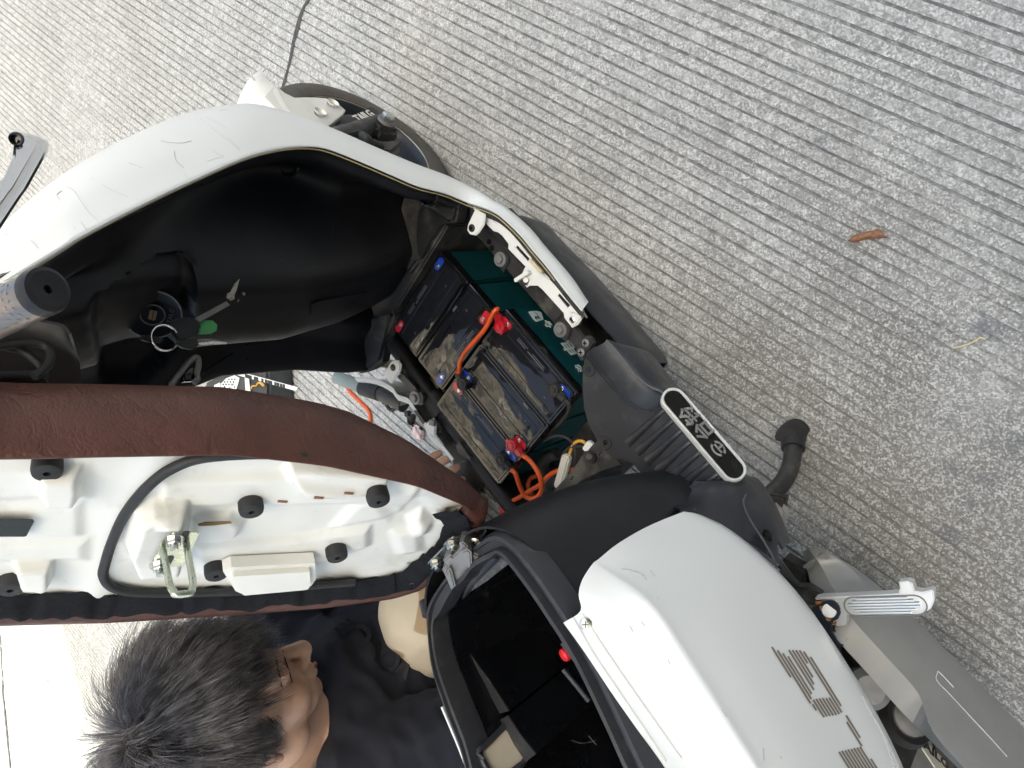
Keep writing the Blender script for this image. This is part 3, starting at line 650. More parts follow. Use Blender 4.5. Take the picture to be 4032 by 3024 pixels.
obj('scuff', tube(spline(sf[:4], 4), .0018, 5), M['scuff'], fend)
# ---------------------------------------------------------------- floor: frame rails, sill flanges, skirts
def rect_tube(path, w_, h_, bev=.003):
    rows = []
    P = [Vector(p) for p in path]
    for i, p in enumerate(P):
        t = (P[min(i + 1, len(P) - 1)] - P[max(i - 1, 0)]).normalized(); s = t.cross(Vector((0, 0, 1))).normalized(); u = s.cross(t)
        a, b = w_ / 2, h_ / 2; q = [(-a + bev, -b), (a - bev, -b), (a, -b + bev), (a, b - bev), (a - bev, b), (-a + bev, b), (-a, b - bev), (-a, -b + bev)]
        rows.append([p + s * x + u * y for x, y in q])
    return grid(rows, closed=True, ccaps=True, angle=25)
rail = obj('frame_rail', rect_tube([Vector((.37, -.148, .297)), Vector((.28, -.150, .299)), Vector((.15, -.150, .299)), Vector((.03, -.150, .299)), Vector((-.06, -.140, .299))], .026, .032), M['frame'], scooter, 'scuffed black steel frame rail beside the batteries')
rail2 = obj('frame_rail', tube([Vector((.36, .112, .345)), Vector((.27, .118, .345)), Vector((.15, .128, .342)), Vector((.0, .138, .338)), Vector((-.1, .14, .335))], .0155, 16), M['black_shield'], scooter)
def bolt(c, n, parent, r=.0075, flange=.012, mat='castgrey'):
    o = obj('bolt', join(lathe([(0, 0), (flange, 0), (flange, .0016), (0, .0016)], c, n, 24), lathe([(0, .0016), (r, .0016), (r, .006), (r * .8, .0072), (0, .0072)], c, n, 6)), M[mat], parent); return o
def lug(pts, z, th, parent, mat='frame'): return obj('bracket', prism([UZ(p, z) for p in pts], (0, 0, -th), .0012), M[mat], parent)
lug([B1(*p) for p in [(1225, 335), (1290, 240), (1340, 240), (1395, 310), (1385, 370), (1340, 450), (1330, 480)]], .320, .004, rail)
bolt(UZ(B1(1300, 335), .320), (0, 0, 1), rail)
lug([B1(*p) for p in [(1870, 1100), (1960, 1000), (2030, 1020), (2065, 1090), (2050, 1170), (2005, 1230), (1930, 1170)]], .320, .004, rail)
bolt(UZ(B1(1955, 1100), .320), (0, 0, 1), rail)
lug([B1(*p) for p in [(1815, 910), (1880, 840), (1960, 850), (1990, 920), (1900, 1010), (1850, 990)]], .320, .004, rail)
for p in [(1210, 215), (1180, 145), (1880, 930)]: obj('rail_hole', cyl(UZ(B1(*p), .3152), UZ(B1(*p), .3152) + Vector((0, 0, .0008)), .0045, 14), M['bat_black'], rail)
# white inner flange of the sill, with slots
zf = .352
ol = [UZ(B3(*p), zf) for p in [(-120, -70), (0, 60), (240, 250), (330, 340), (520, 570), (700, 800), (960, 1110), (1160, 1320), (1300, 1440), (1450, 1650), (1380, 1760), (1300, 1800), (1190, 1659), (1180, 1590), (870, 1250), (800, 1190), (680, 1190), (640, 1215), (545, 1110), (605, 960), (630, 920), (375, 660), (380, 590), (290, 470), (230, 420), (160, 400), (10, 250), (-130, 80)]]
hl = [[UZ(B3(*p), zf) for p in h] for h in ([(500, 600), (690, 805), (655, 855), (472, 648)], [(1112, 1298), (1280, 1480), (1232, 1530), (1078, 1345)], [(150, 238), (222, 300), (205, 312), (148, 262)], [(895, 1030), (965, 1095), (945, 1100), (880, 1040)])]
flange = obj('sill_flange', plate(ol, hl, ol[0], (1, 0, 0), (0, 1, 0), .003, .0008), M['white_plain'], front_panel)
obj('flange_clip', prism([UZ(B3(*p), .356) for p in [(700, 830), (735, 805), (900, 985), (890, 1015), (865, 1020), (760, 905)]], (0, 0, .009), .002), M['yellowed'], flange)
obj('flange_rib', box(UZ(B3(590, 1060), .356), (.006, .03, .012), Matrix.Rotation(rad(-20), 3, 'Z'), .001), M['white_plain'], flange)
obj('flange_clip', box(UZ(B3(630, 1120), .349), (.016, .014, .010), Matrix.Rotation(rad(15), 3, 'Z'), .002), M['frame'], flange)
obj('clip_pin', cyl(UZ(B3(628, 1115), .354), UZ(B3(628, 1115), .3565), .0042, 14), M['white_plain'], flange)
tab = [UZ(K4(*p), .366) for p in [(1370, 605), (1460, 650), (1450, 740), (1405, 810), (1375, 835), (1325, 825), (1300, 790), (1305, 745)]]
tb = obj('flange_tab', prism(tab, (0, 0, -.004), .0015), M['white_plain'], front_panel)
def phillips(c, n, parent, r=.0062, mat='rubber'):
    s = obj('screw', lathe([(0, .0022), (r * .6, .0020), (r, .0008), (r, 0)], c, n, 20), M[mat], parent)
    x, y, z = frame(n)
    for d in (x, y): obj('screw_slot', box(Vector(c) + z * .0021, (r * 1.1, r * .28, .0008), axes(d, z=z)), M['bat_black'], s)
    return s
phillips(UZ(K4(1345, 770), .366), (0, 0, 1), tb)
obj('sill_end_plate', prism([UZ(B1(*p), .353) for p in [(2070, 900), (2190, 950), (2120, 1060), (2090, 1072), (2020, 1010)]], (0, 0, -.003), .001), M['white_plain'], flange)
phillips(UZ(B1(2083, 995), .3535), (0, 0, 1), flange, .005, 'steel')
lg2 = obj('bracket', prism([UZ(B4(*p), .352) for p in [(180, 240), (200, 170), (250, 110), (300, 60), (340, 80), (370, 140), (330, 200), (290, 240), (270, 330), (230, 330)]], (0, 0, -.012), .002), M['frame'], scooter)
for p in [(292, 140), (245, 242)]: phillips(UZ(B4(*p), .3525), (0, 0, 1), lg2, .006, 'castgrey')
# dirt channel between flange and outer sill skin
obj('sill_channel', grid([[p + Vector((-.001, .003, -.008)) for p in eline[70:]], [p + Vector((-.004, .030, -.024)) for p in eline[70:]]]), M['dusty'], front_panel)
# far sill, seen from inside
zs = .372
fo = [UZ(K2(*p), zs) for p in [(1110, 290), (1230, 300), (1330, 330), (1400, 370), (1440, 400), (1470, 450), (1560, 480), (1620, 560), (1720, 700), (1760, 800), (1880, 910), (1960, 1010)]]
fi = [p + Vector((.002, -.022, -.02)) for p in fo]; fo2 = [p + Vector((0, .020, -.015)) for p in fo]; fo3 = [p + Vector((0, .030, -.08)) for p in fo]
fsill = obj('far_sill', grid([[p + Vector((0, -.034, -.055)) for p in fo], fi], thick=.002), M['yellowed'], scooter)
obj('sill_top', grid([spline(fo, 2), spline([p + Vector((0, .006, .001)) for p in fo], 2), spline(fo2, 2), spline(fo3, 2)], thick=.002), M['white_plain'], fsill)
tab = [UZ(K2(*p), .376) for p in [(1340, 300), (1400, 180), (1430, 155), (1470, 155), (1495, 190), (1490, 250), (1420, 355), (1400, 350), (1370, 310)]]
tb = obj('flange_tab', prism(tab, (0, 0, -.006), .0018), M['white_plain'], fsill); phillips(UZ(K2(1432, 215), .3765), (0, 0, 1), tb)
tab = [UZ(K2(*p), .372) for p in [(1690, 730), (1770, 655), (1780, 660), (1800, 720), (1795, 800), (1870, 900), (1830, 880), (1760, 800)]]
tb = obj('flange_tab', prism(tab, (0, 0, -.006), .0015), M['white_plain'], fsill)
obj('tab_clip', box(UZ(K2(1775, 695), .374), (.012, .010, .006), Matrix.Rotation(.6, 3, 'Z'), .001), M['castgrey'], tb)
obj('sill_slot', prism([UZ(K2(*p), .374) for p in [(1612, 590), (1640, 590), (1710, 690), (1690, 712)]], (0, 0, -.004)), M['frame'], fsill)
lg = lug([K2(*p) for p in [(1590, 470), (1620, 430), (1680, 430), (1700, 470), (1690, 540), (1650, 545)]], .372, .004, rail2); bolt(UZ(K2(1625, 480), .372), (0, 0, 1), rail2)
obj('bracket', prism([UZ(K2(*p), .368) for p in [(1480, 280), (1520, 270), (1640, 400), (1600, 450), (1470, 300)]], (0, 0, -.004), .001), M['frame'], rail2)
obj('clamp', tube([Vector((.205, .122, .343)), Vector((.165, .126, .343))], .020, 18), M['rubber'], rail2)
lug([K2(*p) for p in [(1975, 900), (2005, 850), (2040, 900), (2110, 1000), (2090, 1020), (1990, 960)]], .366, .004, rail2)
# lower black skirts below the sills
def skirt(y0, y1, sg):
    xs = [.39, .37, .33, .25, .12, 0.0, -.10]
    pts = [UZ(B3(*p), .250) for p in [(560, 205), (640, 225), (720, 290), (880, 470), (1100, 700), (1400, 1010), (1680, 1330), (1950, 1640), (2260, 2010), (2420, 2200), (2480, 2330)]]
    out = [Vector((p.x, abs(p.y) * sg, p.z)) for p in pts]; top = [Vector((p.x - .002, sg * min(.186, abs(p.y) - .004), .296)) for p in out]
    low = [p + Vector((0, -sg * .012, -.06)) for p in out]; bot = [Vector((p.x, sg * .10, .17)) for p in out]
    return grid([spline(r, 4) for r in (top, [a.lerp(b, .6) + Vector((0, sg * .004, .006)) for a, b in zip(top, out)], out, low, bot)], thick=-.003, angle=60)
sk = obj('side_skirt', skirt(.188, .232, -1), M['footplate'], scooter, 'black lower skirt under the near sill')
obj('side_skirt', skirt(.185, .215, 1), M['footplate'], scooter)
for p in [(1020, 705), (1385, 1108), (1690, 1490), (1130, 870)]: pass
# far stand-off tube with rubber sleeve
ft = [UZ(K2(*p), .30) for p in [(940, 300), (1060, 345), (1180, 390), (1300, 430), (1400, 470), (1530, 540)]]
M['greygreen'] = pmat('grey_green_plastic', (0.30, 0.35, 0.33), .6, var=.1, dust=.3)
bar = obj('far_side_bar', tube(spline(ft, 3), .013, 12), M['greygreen'], scooter)
obj('rubber_sleeve', tube([ft[2] + (ft[2] - ft[3]) * .1, ft[3] + (ft[3] - ft[2]) * .2], .0165, 16), M['rubber'], bar)
obj('bar_end', tube([ft[3] + (ft[4] - ft[3]) * .25, ft[4], ft[5]], .015, 14), M['frame'], bar)

# ---------------------------------------------------------------- footplate, badge, ribs
zp = .372
left = [(300, 235), (262, 340), (245, 480), (243, 650), (262, 850), (300, 1000), (350, 1110), (430, 1250), (520, 1350), (600, 1420), (700, 1425), (780, 1445), (860, 1540), (960, 1659), (1060, 1760), (1250, 1900)]
ridge = [(300, 235), (400, 380), (500, 500), (590, 610), (680, 710), (770, 790), (870, 845), (980, 860), (1080, 845), (1150, 820)]
right = [(1150, 820), (1250, 960), (1390, 1125), (1540, 1305), (1690, 1475), (1785, 1595), (1780, 1720), (1640, 1830), (1480, 1900), (1250, 1900)]
pl = [UZ(B4(*p), zp) for p in ridge] + [UZ(B4(*p), zp) for p in right[1:]] + [UZ(B4(*p), zp) for p in left[-2:0:-1]]
foot = obj('footplate', prism(pl, (0, 0, -.025), .004, 3), M['footplate'], scooter, 'scuffed grey-black footplate with seven ribs and an oval badge')
# valley between ridge and outer crest, then the flank
crest = [(520, 108), (600, 190), (690, 300), (790, 430), (870, 520), (950, 590), (1030, 635), (1090, 655), (1140, 690), (1150, 740)]
low = [(600, 150), (740, 168), (830, 200), (900, 270), (1000, 390), (1090, 510), (1170, 600), (1230, 640), (1260, 650), (1260, 655)]
R0 = [UZ(B4(*p), zp - .003) for p in ridge]; R2 = [UZ(B4(*p), .350) for p in crest]; R3 = [UZ(B4(*p), .318) for p in low]
R1 = [a.lerp(b, .55) + Vector((0, 0, -.010)) for a, b in zip(R0, R2)]; R1b = [a.lerp(b, .86) + Vector((0, 0, -.008)) for a, b in zip(R0, R2)]
R3a = [a.lerp(b, .25) + Vector((0, -.004, .004)) for a, b in zip(R2, R3)]; R3b = [a.lerp(b, .65) + Vector((0, -.004, .004)) for a, b in zip(R2, R3)]; R4 = [p + Vector((0, .02, -.07)) for p in R3]
V = [spline(r, 3) for r in (R0, R1, R1b, R2, R3a, R3b, R3, R4)]
obj('footplate_flank', grid(V, angle=70), M['footplate'], foot)
obj('crest_edge', tube([p + Vector((0, 0, .0004)) for p in V[3]], .0016, 6), pmat('worn_edge', (.10, .105, .115), .4), foot)
# flank under the badge towards the rear, and the lower rear cover
def lineY(pts, y): return [UY(p, y) for p in pts]
t0_ = lineY([(1437, 870), (1500, 960), (1560, 1030), (1600, 1060)], -.214); b0_ = [p + Vector((-.004, -.004, -.10)) for p in t0_]; b1_ = [p + Vector((-.004, .03, -.16)) for p in t0_]
ca = [UY(p, y) for p, y in [((1470, 1100), -.195), ((1510, 1105), -.2), ((1560, 1130), -.203), ((1620, 1172), -.204), ((1690, 1225), -.204), ((1720, 1260), -.2)]]
cb = [UZ(B4(*p), zp - .002) for p in [(1130, 1800), (1480, 1900)]]
cb = [UY(p, y) for p, y in [((1450, 1090), -.15), ((1500, 1085), -.175), ((1545, 1090), -.195), ((1590, 1110), -.210), ((1640, 1150), -.215), ((1668, 1205), -.214)]]
cc = [UY(p, y) for p, y in [((1480, 1060), -.160), ((1530, 1060), -.190), ((1575, 1058), -.208), ((1606, 1055), -.217), ((1650, 1105), -.221), ((1682, 1170), -.219)]]
cdn = [UY(p, y) for p, y in [((1500, 1040), -.18), ((1560, 1040), -.205), ((1600, 1040), -.216), ((1625, 1050), -.219), ((1662, 1110), -.222), ((1692, 1185), -.218)]]
cdn2 = [p + Vector((0, .01, -.05)) for p in cdn]
obj('rear_lower_cover', grid([spline(r, 3) for r in (ca, cb, cc, cdn, cdn2)], thick=-.003, angle=70), M['footplate'], scooter, 'black lower side cover below the white rear panel')
rl = [UY(p, y) for p, y in [((1612, 1068), -.222), ((1606, 1088), -.220), ((1622, 1125), -.220), ((1648, 1165), -.220), ((1668, 1200), -.218), ((1676, 1218), -.215)]]
obj('cover_crease', tube(spline(rl, 4), .0014, 6), pmat('crease', (.06, .063, .07), .4), scooter)
q = UY(Z8(545, 155), -.221); obj('screw_recess', lathe([(.0, -.006), (.006, -.006), (.0075, .001), (.009, .002), (.0105, .0)], q, (-.1, -1, .3), 20), M['black'], scooter)
# bead where plate meets, and screws
for p in [(325, 432), (508, 1222)]:
    q = UZ(B4(*p), zp + .0004)
    s = obj('screw', lathe([(0, -.002), (.004, -.002), (.0045, .0008), (.0095, .0012), (.0105, 0)], q, (0, 0, 1), 24), M['rubber'], foot)
    obj('screw_socket', cyl(q + Vector((0, 0, -.001)), q + Vector((0, 0, .0002)), .0040, 6), M['bat_black'], s)
def stadium(a, b, r, n=10):
    d = (b - a).normalized(); s = Vector((-d.y, d.x, 0)); out = []
    for k in range(n + 1): t = -math.pi / 2 + math.pi * k / n; out.append(b + d * r * math.cos(t) + s * r * math.sin(t))
    for k in range(n + 1): t = math.pi / 2 + math.pi * k / n; out.append(a + d * r * math.cos(t) + s * r * math.sin(t))
    return out
ribs = [((740, 1240), (1140, 870)), ((850, 1335), (1235, 985)), ((955, 1440), (1325, 1095)), ((1060, 1545), (1425, 1215)), ((1170, 1640), (1530, 1330)), ((1275, 1745), (1625, 1445)), ((1385, 1840), (1725, 1565))]
M['ribm'] = M['footplate']
for a, b in ribs:
    A, B = UZ(B4(*a), zp), UZ(B4(*b), zp); d = (B - A).normalized(); s = Vector((-d.y, d.x, 0)); rows = []
    for k in range(9):
        u = k / 8; hw = .0056 * (1 - .5 * u); h = .0034 * (1 if 0 < k < 8 else 0); c = A.lerp(B, u)
        rows.append([c - s * hw * 1.25, c - s * hw * .8 + Vector((0, 0, h * .8)), c + Vector((0, 0, h)), c + s * hw * .8 + Vector((0, 0, h * .8)), c + s * hw * 1.25])
    obj('rib', grid(rows, angle=70), M['ribm'], foot)
# oval badge on the outer edge, tilted outwards
ba, bb = UZ(B4(1252, 757), .364), UZ(B4(1900, 1512), .364)
bn = Vector((0, -.72, .69)).normalized(); bd = (bb - ba); bd = (bd - bn * bd.dot(bn)).normalized(); bs = bn.cross(bd)
def oval(a, b, r, off, n=14):
    out = []
    for k in range(n + 1): t = -math.pi / 2 + math.pi * k / n; out.append(b + bd * r * math.cos(t) + bs * r * math.sin(t) + bn * off)
    for k in range(n + 1): t = math.pi / 2 + math.pi * k / n; out.append(a + bd * r * math.cos(t) + bs * r * math.sin(t) + bn * off)
    return out
bring = obj('badge_ring', grid([oval(ba, bb, r, o) for r, o in ((.0172, -.012), (.0170, .002), (.0160, .0036), (.0142, .0036), (.0130, .0020), (.0128, -.001))], closed=True, angle=50), M['badge_ring'], foot, 'bright white oval trim ring')
obj('badge_face', prism(oval(ba, bb, .0131, -.0006), bn * .0022, .0004), M['badge'], foot)
obj('badge_seat', prism(oval(ba, bb, .0182, -.03), bn * .026, .004), M['footplate'], foot)
bu = -bd                                        # reading direction: towards the front, as on the right-hand side
bt = bn.cross(bu)
def badge_at(p): return UP(B4(*p), ba + bn * .002, bn)
M['silverprint'] = pmat('silver_letters', (.62, .63, .64), .25, metal=.9, var=.08)
t1 = text_mesh('台', .026, badge_at((1585, 1085)), bu, bt, .0006, bold=.0006, xs=1.1); t2 = text_mesh('铃', .026, badge_at((1435, 915)), bu, bt, .0006, bold=.0006, xs=1.1)
obj('lettering', t1, M['silverprint'], foot); obj('lettering', t2, M['silverprint'], foot)
bc = badge_at((1735, 1290)); em = []
for a0, a1 in ((rad(200), rad(340)), (rad(20), rad(160))):
    o_, i_ = [], []
    for k in range(15):
        a = a0 + (a1 - a0) * k / 14; d = bu * math.cos(a) * 1.15 + bt * math.sin(a) * .8; o_.append(bc + d * .0104 + bn * .0004); i_.append(bc + d * .0074 + bn * .0004)
    em.append(prism(o_ + i_[::-1], bn * .0006))
em.append(box(bc + bn * .0007, (.015, .0026, .0007), axes(bu, z=bn))); em.append(box(bc + bn * .0007 - bt * .002, (.0030, .007, .0007), axes(bu, z=bn)))
obj('emblem', join(*em), M['silverprint'], foot)
# tray flange behind the wells, connectors
tf = [UZ(B2(*p), .366) for p in [(1380, 1740), (1500, 1590), (1640, 1440), (1780, 1290), (1900, 1120), (1960, 1050), (2080, 930), (2150, 1000), (2212, 1060), (2330, 1180), (2100, 1260), (1900, 1360), (1700, 1500), (1560, 1640), (1480, 1740)]]
hl = [[UZ(B2(*p), .366) for p in h] for h in ([(1770, 1350), (1810, 1300), (1835, 1315), (1795, 1370)], [(2080, 1080), (2130, 1035), (2145, 1050), (2100, 1098)], [(1730, 1480), (1775, 1440), (1785, 1450), (1740, 1490)])]
tray = obj('tray_flange', plate(tf, hl, tf[0], (1, 0, 0), (0, 1, 0), .005, .001), M['dusty'], scooter, 'dusty black plastic flange with slots behind the batteries')
obj('latch_clip', box(UZ(B2(1995, 1110), .371), (.020, .016, .009), Matrix.Rotation(rad(35), 3, 'Z'), .002), M['frame'], tray)
obj('latch_clip', cyl(UZ(B2(1985, 1100), .374), UZ(B2(1985, 1100), .378), .0045, 14), M['frame'], tray)
# ---------------------------------------------------------------- batteries
def film_mat():
    m = bpy.data.materials.new('wrinkled_film'); m.use_nodes = True; nt = m.node_tree; b = nt.nodes['Principled BSDF']
    tc = nd(nt, 'ShaderNodeTexCoord').outputs['Object']
    gi = nd(nt, 'ShaderNodeObjectInfo').outputs['Random']
    mp = nd(nt, 'ShaderNodeMapping'); nt.links.new(tc, mp.inputs[0]); cb_ = nd(nt, 'ShaderNodeCombineXYZ'); ml = nd(nt, 'ShaderNodeMath', operation='MULTIPLY', i_1=9.0)
    nt.links.new(gi, ml.inputs[0]); nt.links.new(ml.outputs[0], cb_.inputs[0]); nt.links.new(cb_.outputs[0], mp.inputs['Location'])
    vo = nd(nt, 'ShaderNodeTexVoronoi'); vo.feature = 'SMOOTH_F1'; vo.inputs['Scale'].default_value = 34.0; vo.inputs['Smoothness'].default_value = 0.35
    dn = nd(nt, 'ShaderNodeTexNoise'); dn.inputs['Scale'].default_value = 30.0; nt.links.new(mp.outputs[0], dn.inputs['Vector'])
    dm = nd(nt, 'ShaderNodeMix'); dm.data_type = 'VECTOR'; dm.inputs[0].default_value = 0.05; nt.links.new(mp.outputs[0], dm.inputs[4]); nt.links.new(dn.outputs['Color'], dm.inputs[5]); nt.links.new(dm.outputs[1], vo.inputs['Vector'])
    n1 = vo.outputs['Distance']; n2 = noise(nt, mp.outputs[0], 9.0, 1.0, 0.5, 0.3)
    ad = nd(nt, 'ShaderNodeMath', operation='MULTIPLY_ADD', i_1=1.1); nt.links.new(n2, ad.inputs[0]); nt.links.new(n1, ad.inputs[2])
    bp = nd(nt, 'ShaderNodeBump'); bp.inputs['Strength'].default_value = 0.20; bp.inputs['Distance'].default_value = 0.004
    nt.links.new(ad.outputs[0], bp.inputs['Height']); nt.links.new(bp.outputs[0], b.inputs['Normal'])
    b.inputs['Base Color'].default_value = (0.012, 0.013, 0.017, 1); b.inputs['Roughness'].default_value = 0.08
    b.inputs['Specular IOR Level'].default_value = 0.42
    return m
M['film'] = film_mat()
BL, BW, BH = .180, .0765, .168
def rrect(x0, x1, y0, y1, r, n=4):
    out = []
    for cx_, cy_, a in ((x1 - r, y1 - r, 0), (x0 + r, y1 - r, 90), (x0 + r, y0 + r, 180), (x1 - r, y0 + r, 270)):
        for k in range(n + 1): t = rad(a + 90 * k / n); out.append(Vector((cx_ + r * math.cos(t), cy_ + r * math.sin(t), 0)))
    return out
def stadium2(a, b, y, r, n=6): return stadium(Vector((a, y, 0)), Vector((b, y, 0)), r, n)
def up(l, z): return [p + Vector((0, 0, z)) for p in l]
X, Yh = BL / 2, BW / 2
case_me = box((0, 0, -.018 - (BH - .018) / 2), (BL - .003, BW - .003, BH - .018), None, .003)
lid_me = grid([up(rrect(-X, X, -Yh, Yh, .004), z) for z in (-.020, -.003)] + [up(rrect(-X + .0015, X - .0015, -Yh + .0015, Yh - .0015, .004), -.0012), up(rrect(-X + .004, X - .004, -Yh + .004, Yh - .004, .003), -.0012),
               up(rrect(-X + .0052, X - .0052, -Yh + .0052, Yh - .0052, .003), .0010), up(rrect(-X + .0068, X - .0068, -Yh + .0068, Yh - .0068, .003), .0010)], closed=True, ccaps=True, angle=30)
# film label: plate with the two terminal corners cut out, slightly quilted
nx, ny = .062, -.0085          # inner corner of the terminal cut-outs
def cut_outline(m):
    x0, x1, y0, y1 = -X + m, X - m, -Yh + m, Yh - m; r = .004
    pts = [(x1, y1), (x0, y1), (x0, ny - .0), (-nx - .004, ny), (-nx, ny - .004), (-nx, y0), (nx, y0), (nx, ny - .004), (nx + .004, ny), (x1, ny)]
    return [Vector((a, b, 0)) for a, b in pts]
film_me = plate(up(cut_outline(.0082), .0016), [], (0, 0, .0016), (1, 0, 0), (0, 1, 0), .0012, .0005)
groove1 = join(tube(up([Vector((-X + .012, .020, 0)), Vector((X - .012, .020, 0))], .0018), .0005, 5), tube(up([Vector((-X + .012, -.012, 0)), Vector((X - .012, -.012, 0))], .0018), .0005, 5))
well_me = {}
for sg, nm in ((1, 'red'), (-1, 'blue')):
    pad = prism(up(stadium2(.066, .079, -.0235, .0062), .0010), (0, 0, .0016), .0006)
    seat_ = plate(up(rrect(.0645, X - .0085, -Yh + .0085, -.0105, .002), .0013), [], (0, 0, .0013), (1, 0, 0), (0, 1, 0), .0008, .0002)
    screw_ = join(lathe([(0, .0042), (.0030, .0040), (.0042, .0030), (.0046, .0022)], (.0680, -.0235, 0), (0, 0, 1), 20), box((.068, -.0235, .0044), (.0060, .0010, .0008)))
    ms = []
    for q in (pad, seat_, screw_):
        if sg < 0: q = q.copy(); q.transform(Matrix.Diagonal((-1, 1, 1, 1))); q.flip_normals()
        ms.append(q)
    well_me[nm] = ms
marks_me = join(*[box((x, y, .0020), (sx, sy, .0002)) for x, y, sx, sy in
                  [(-.006, -.020, .040, .0016), (-.010, -.0235, .030, .0012), (.030, -.020, .020, .0016), (.028, -.0235, .024, .0012), (.040, .030, .012, .004), (-.055, .0105, .0045, .0010), (.055, .0105, .0045, .0010), (.055, .0105, .0010, .0045)]])
def battery(label, cx_, cy_, rot, mats_caps):
    mw = Matrix.Translation((cx_, cy_, .36)) @ Matrix.Rotation(rad(rot), 4, 'Z')
    t = thing('battery', label, 'battery', (cx_, cy_, .36 - BH), 'lead batteries in the floor well')
    t.rotation_euler = (0, 0, rad(rot))
    def add(n, me, mat, par=t): return obj(n, me, M[mat] if isinstance(mat, str) else mat, par, mw=mw)
    c = add('case', case_me, 'bat_teal'); l = add('lid', lid_me, 'bat_black'); f = add('film_label', film_me, 'film')
    add('film_crease', groove1, 'bat_black', f); add('print_marks', marks_me, 'print_grey', f)
    for nm in ('red', 'blue'):
        pad, st, scw = well_me[nm]
        add('terminal_seat', st, 'bat_black', l); p = add('terminal_pad', pad, nm)
        add('terminal_screw', scw, 'steel', p)
    return t
batA = battery('front battery with its bare blue terminal nearest the white sill', .3005, -.0045, 90, None)
batB = battery('second battery from the front, bare red terminal beside the orange lead', .2225, -.0045, -90, None)
batC = battery('battery beside the white sill with a red boot and a black wire', .0905, -.077, 0, None)
batD = battery('middle battery of the rear three, red boot at its rear end', .0905, 0, 180, None)
batE = battery('rear battery farthest from the white sill, bare red terminal at its front', .0905, .077, 0, None)
for f, d in ((.007, 0),): pass
# print on the near case side
ty = -.077 - BW / 2 + .0008
c0 = UY(B1(1690, 955), ty); ex = Vector((1, 0, 0))
tp_ = [UY(B1(*p), ty - .0003) for p in [(1605, 905), (1690, 897), (1745, 910), (1770, 990), (1690, 1015), (1655, 985)]]
prn = obj('print_panel', prism(tp_, (0, -.0004, 0)), M['print_white'], batC)
dirx = UY(B1(1720, 985), ty) - UY(B1(1670, 985), ty)
obj('lettering', text_mesh('2', .016, UY(B1(1705, 970), ty - .0008), (1, 0, 0), (0, 0, 1), .0002, bold=.0006), M['bat_teal'], prn)
obj('lettering', text_mesh('plus', .005, UY(B1(1690, 925), ty - .0008), (1, 0, 0), (0, 0, 1), .0002), M['bat_teal'], prn)
obj('print_figure', join(*[box(UY(B1(*p), ty - .0005), (.0085, .0006, .0055), Matrix.Rotation(a, 3, 'Y')) for p, a in [((1805, 1020), .5), ((1825, 1055), -.6), ((1840, 1030), .2), ((1805, 1050), 1.2)]]), M['print_white'], batC)
obj('lettering', text_mesh('电', .034, UY(B1(2065, 1300), ty - .0006), (1, 0, 0), (0, 0, 1), .0002, bold=.0008), M['print_white'], batC)
obj('lettering', text_mesh('池', .016, UY(B1(2160, 1520), ty - .0006), (1, 0, 0), (0, 0, 1), .0002), M['print_white'], batC)

# rubber boots over the terminals, and the leads
def boot(name_mat, c, ddir, parent, ringc=None):
    c = Vector(c); d = Vector(ddir).normalized(); s = Vector((-d.y, d.x, 0))
    b = obj('boot', join(lathe([(.0105, 0), (.0105, .010), (.0095, .0118), (.0075, .0122), (.0070, .0112), (.0050, .0112), (.0046, .0126), (0, .0128)], c, (0, 0, 1), 28),
                         box(c + d * .013 + Vector((0, 0, .0058)), (.016, .0125, .0105), axes(d, z=(0, 0, 1)), .0028), box(c + d * .020 + Vector((0, 0, .0060)), (.008, .0095, .009), axes(d, z=(0, 0, 1)), .002),
                         box(c - d * .0105 + Vector((0, 0, .010)), (.005, .006, .002), axes(d, z=(0, 0, 1)), .0008)), M[name_mat], parent)
    return c + d * .024 + Vector((0, 0, .006))
def lead(name, label, cat, pts, r, mat, group=None, n=6, parts=True):
    t = thing(name, label, cat, pts[0], group); o = obj('cable', tube(spline(pts, n), r, 10), M[mat], t); return t
zt = .362
lead1 = thing('battery_lead', 'short orange battery lead with a red boot and a black boot', 'cable', UZ(B1(1330, 1060), zt), 'orange battery leads')
a = boot('red', UZ(B1(1330, 1060), zt), UZ(B1(1283, 905), zt) - UZ(B1(1330, 1060), zt), lead1)
b = boot('rubber', UZ(B2(645, 300), zt), UZ(B2(588, 190), zt) - UZ(B2(645, 300), zt), lead1)
P = [a, UZ(B1(1268, 875), .378), UZ(B1(1225, 915), .383), UZ(B1(1140, 1080), .385), UZ(B1(1030, 1215), .387), UZ(B1(920, 1340), .387), UZ(B1(860, 1460), .383), UZ(B1(855, 1560), .374), b]
obj('cable', tube(spline(P, 6), .0037, 12), M['orange'], lead1)
lead2 = thing('battery_lead', 'orange battery lead looping behind the rear batteries, red boot at one end', 'cable', UZ(B2(1190, 970), zt), 'orange battery leads')
a = boot('red', UZ(B2(1185, 965), zt), UZ(B2(1280, 1070), zt) - UZ(B2(1185, 965), zt), lead2)
b = boot('rubber', UZ(B2(1065, 1120), zt), UZ(B2(1140, 1200), zt) - UZ(B2(1065, 1120), zt), lead2)
P = [a, UZ(B2(1330, 1130), .370), UZ(B2(1410, 1230), .372), UZ(B2(1465, 1350), .37), UZ(B2(1475, 1450), .365), UZ(B2(1430, 1535), .362), UZ(B2(1350, 1558), .36), UZ(B2(1280, 1515), .362), UZ(B2(1225, 1400), .366), UZ(B2(1190, 1290), .37), b]
obj('cable', tube(spline(P, 6), .0038, 12), M['orange'], lead2)
lead3 = thing('battery_lead', 'orange battery lead running back under the seat column', 'cable', UZ(B2(1030, 1480), .33), 'orange battery leads')
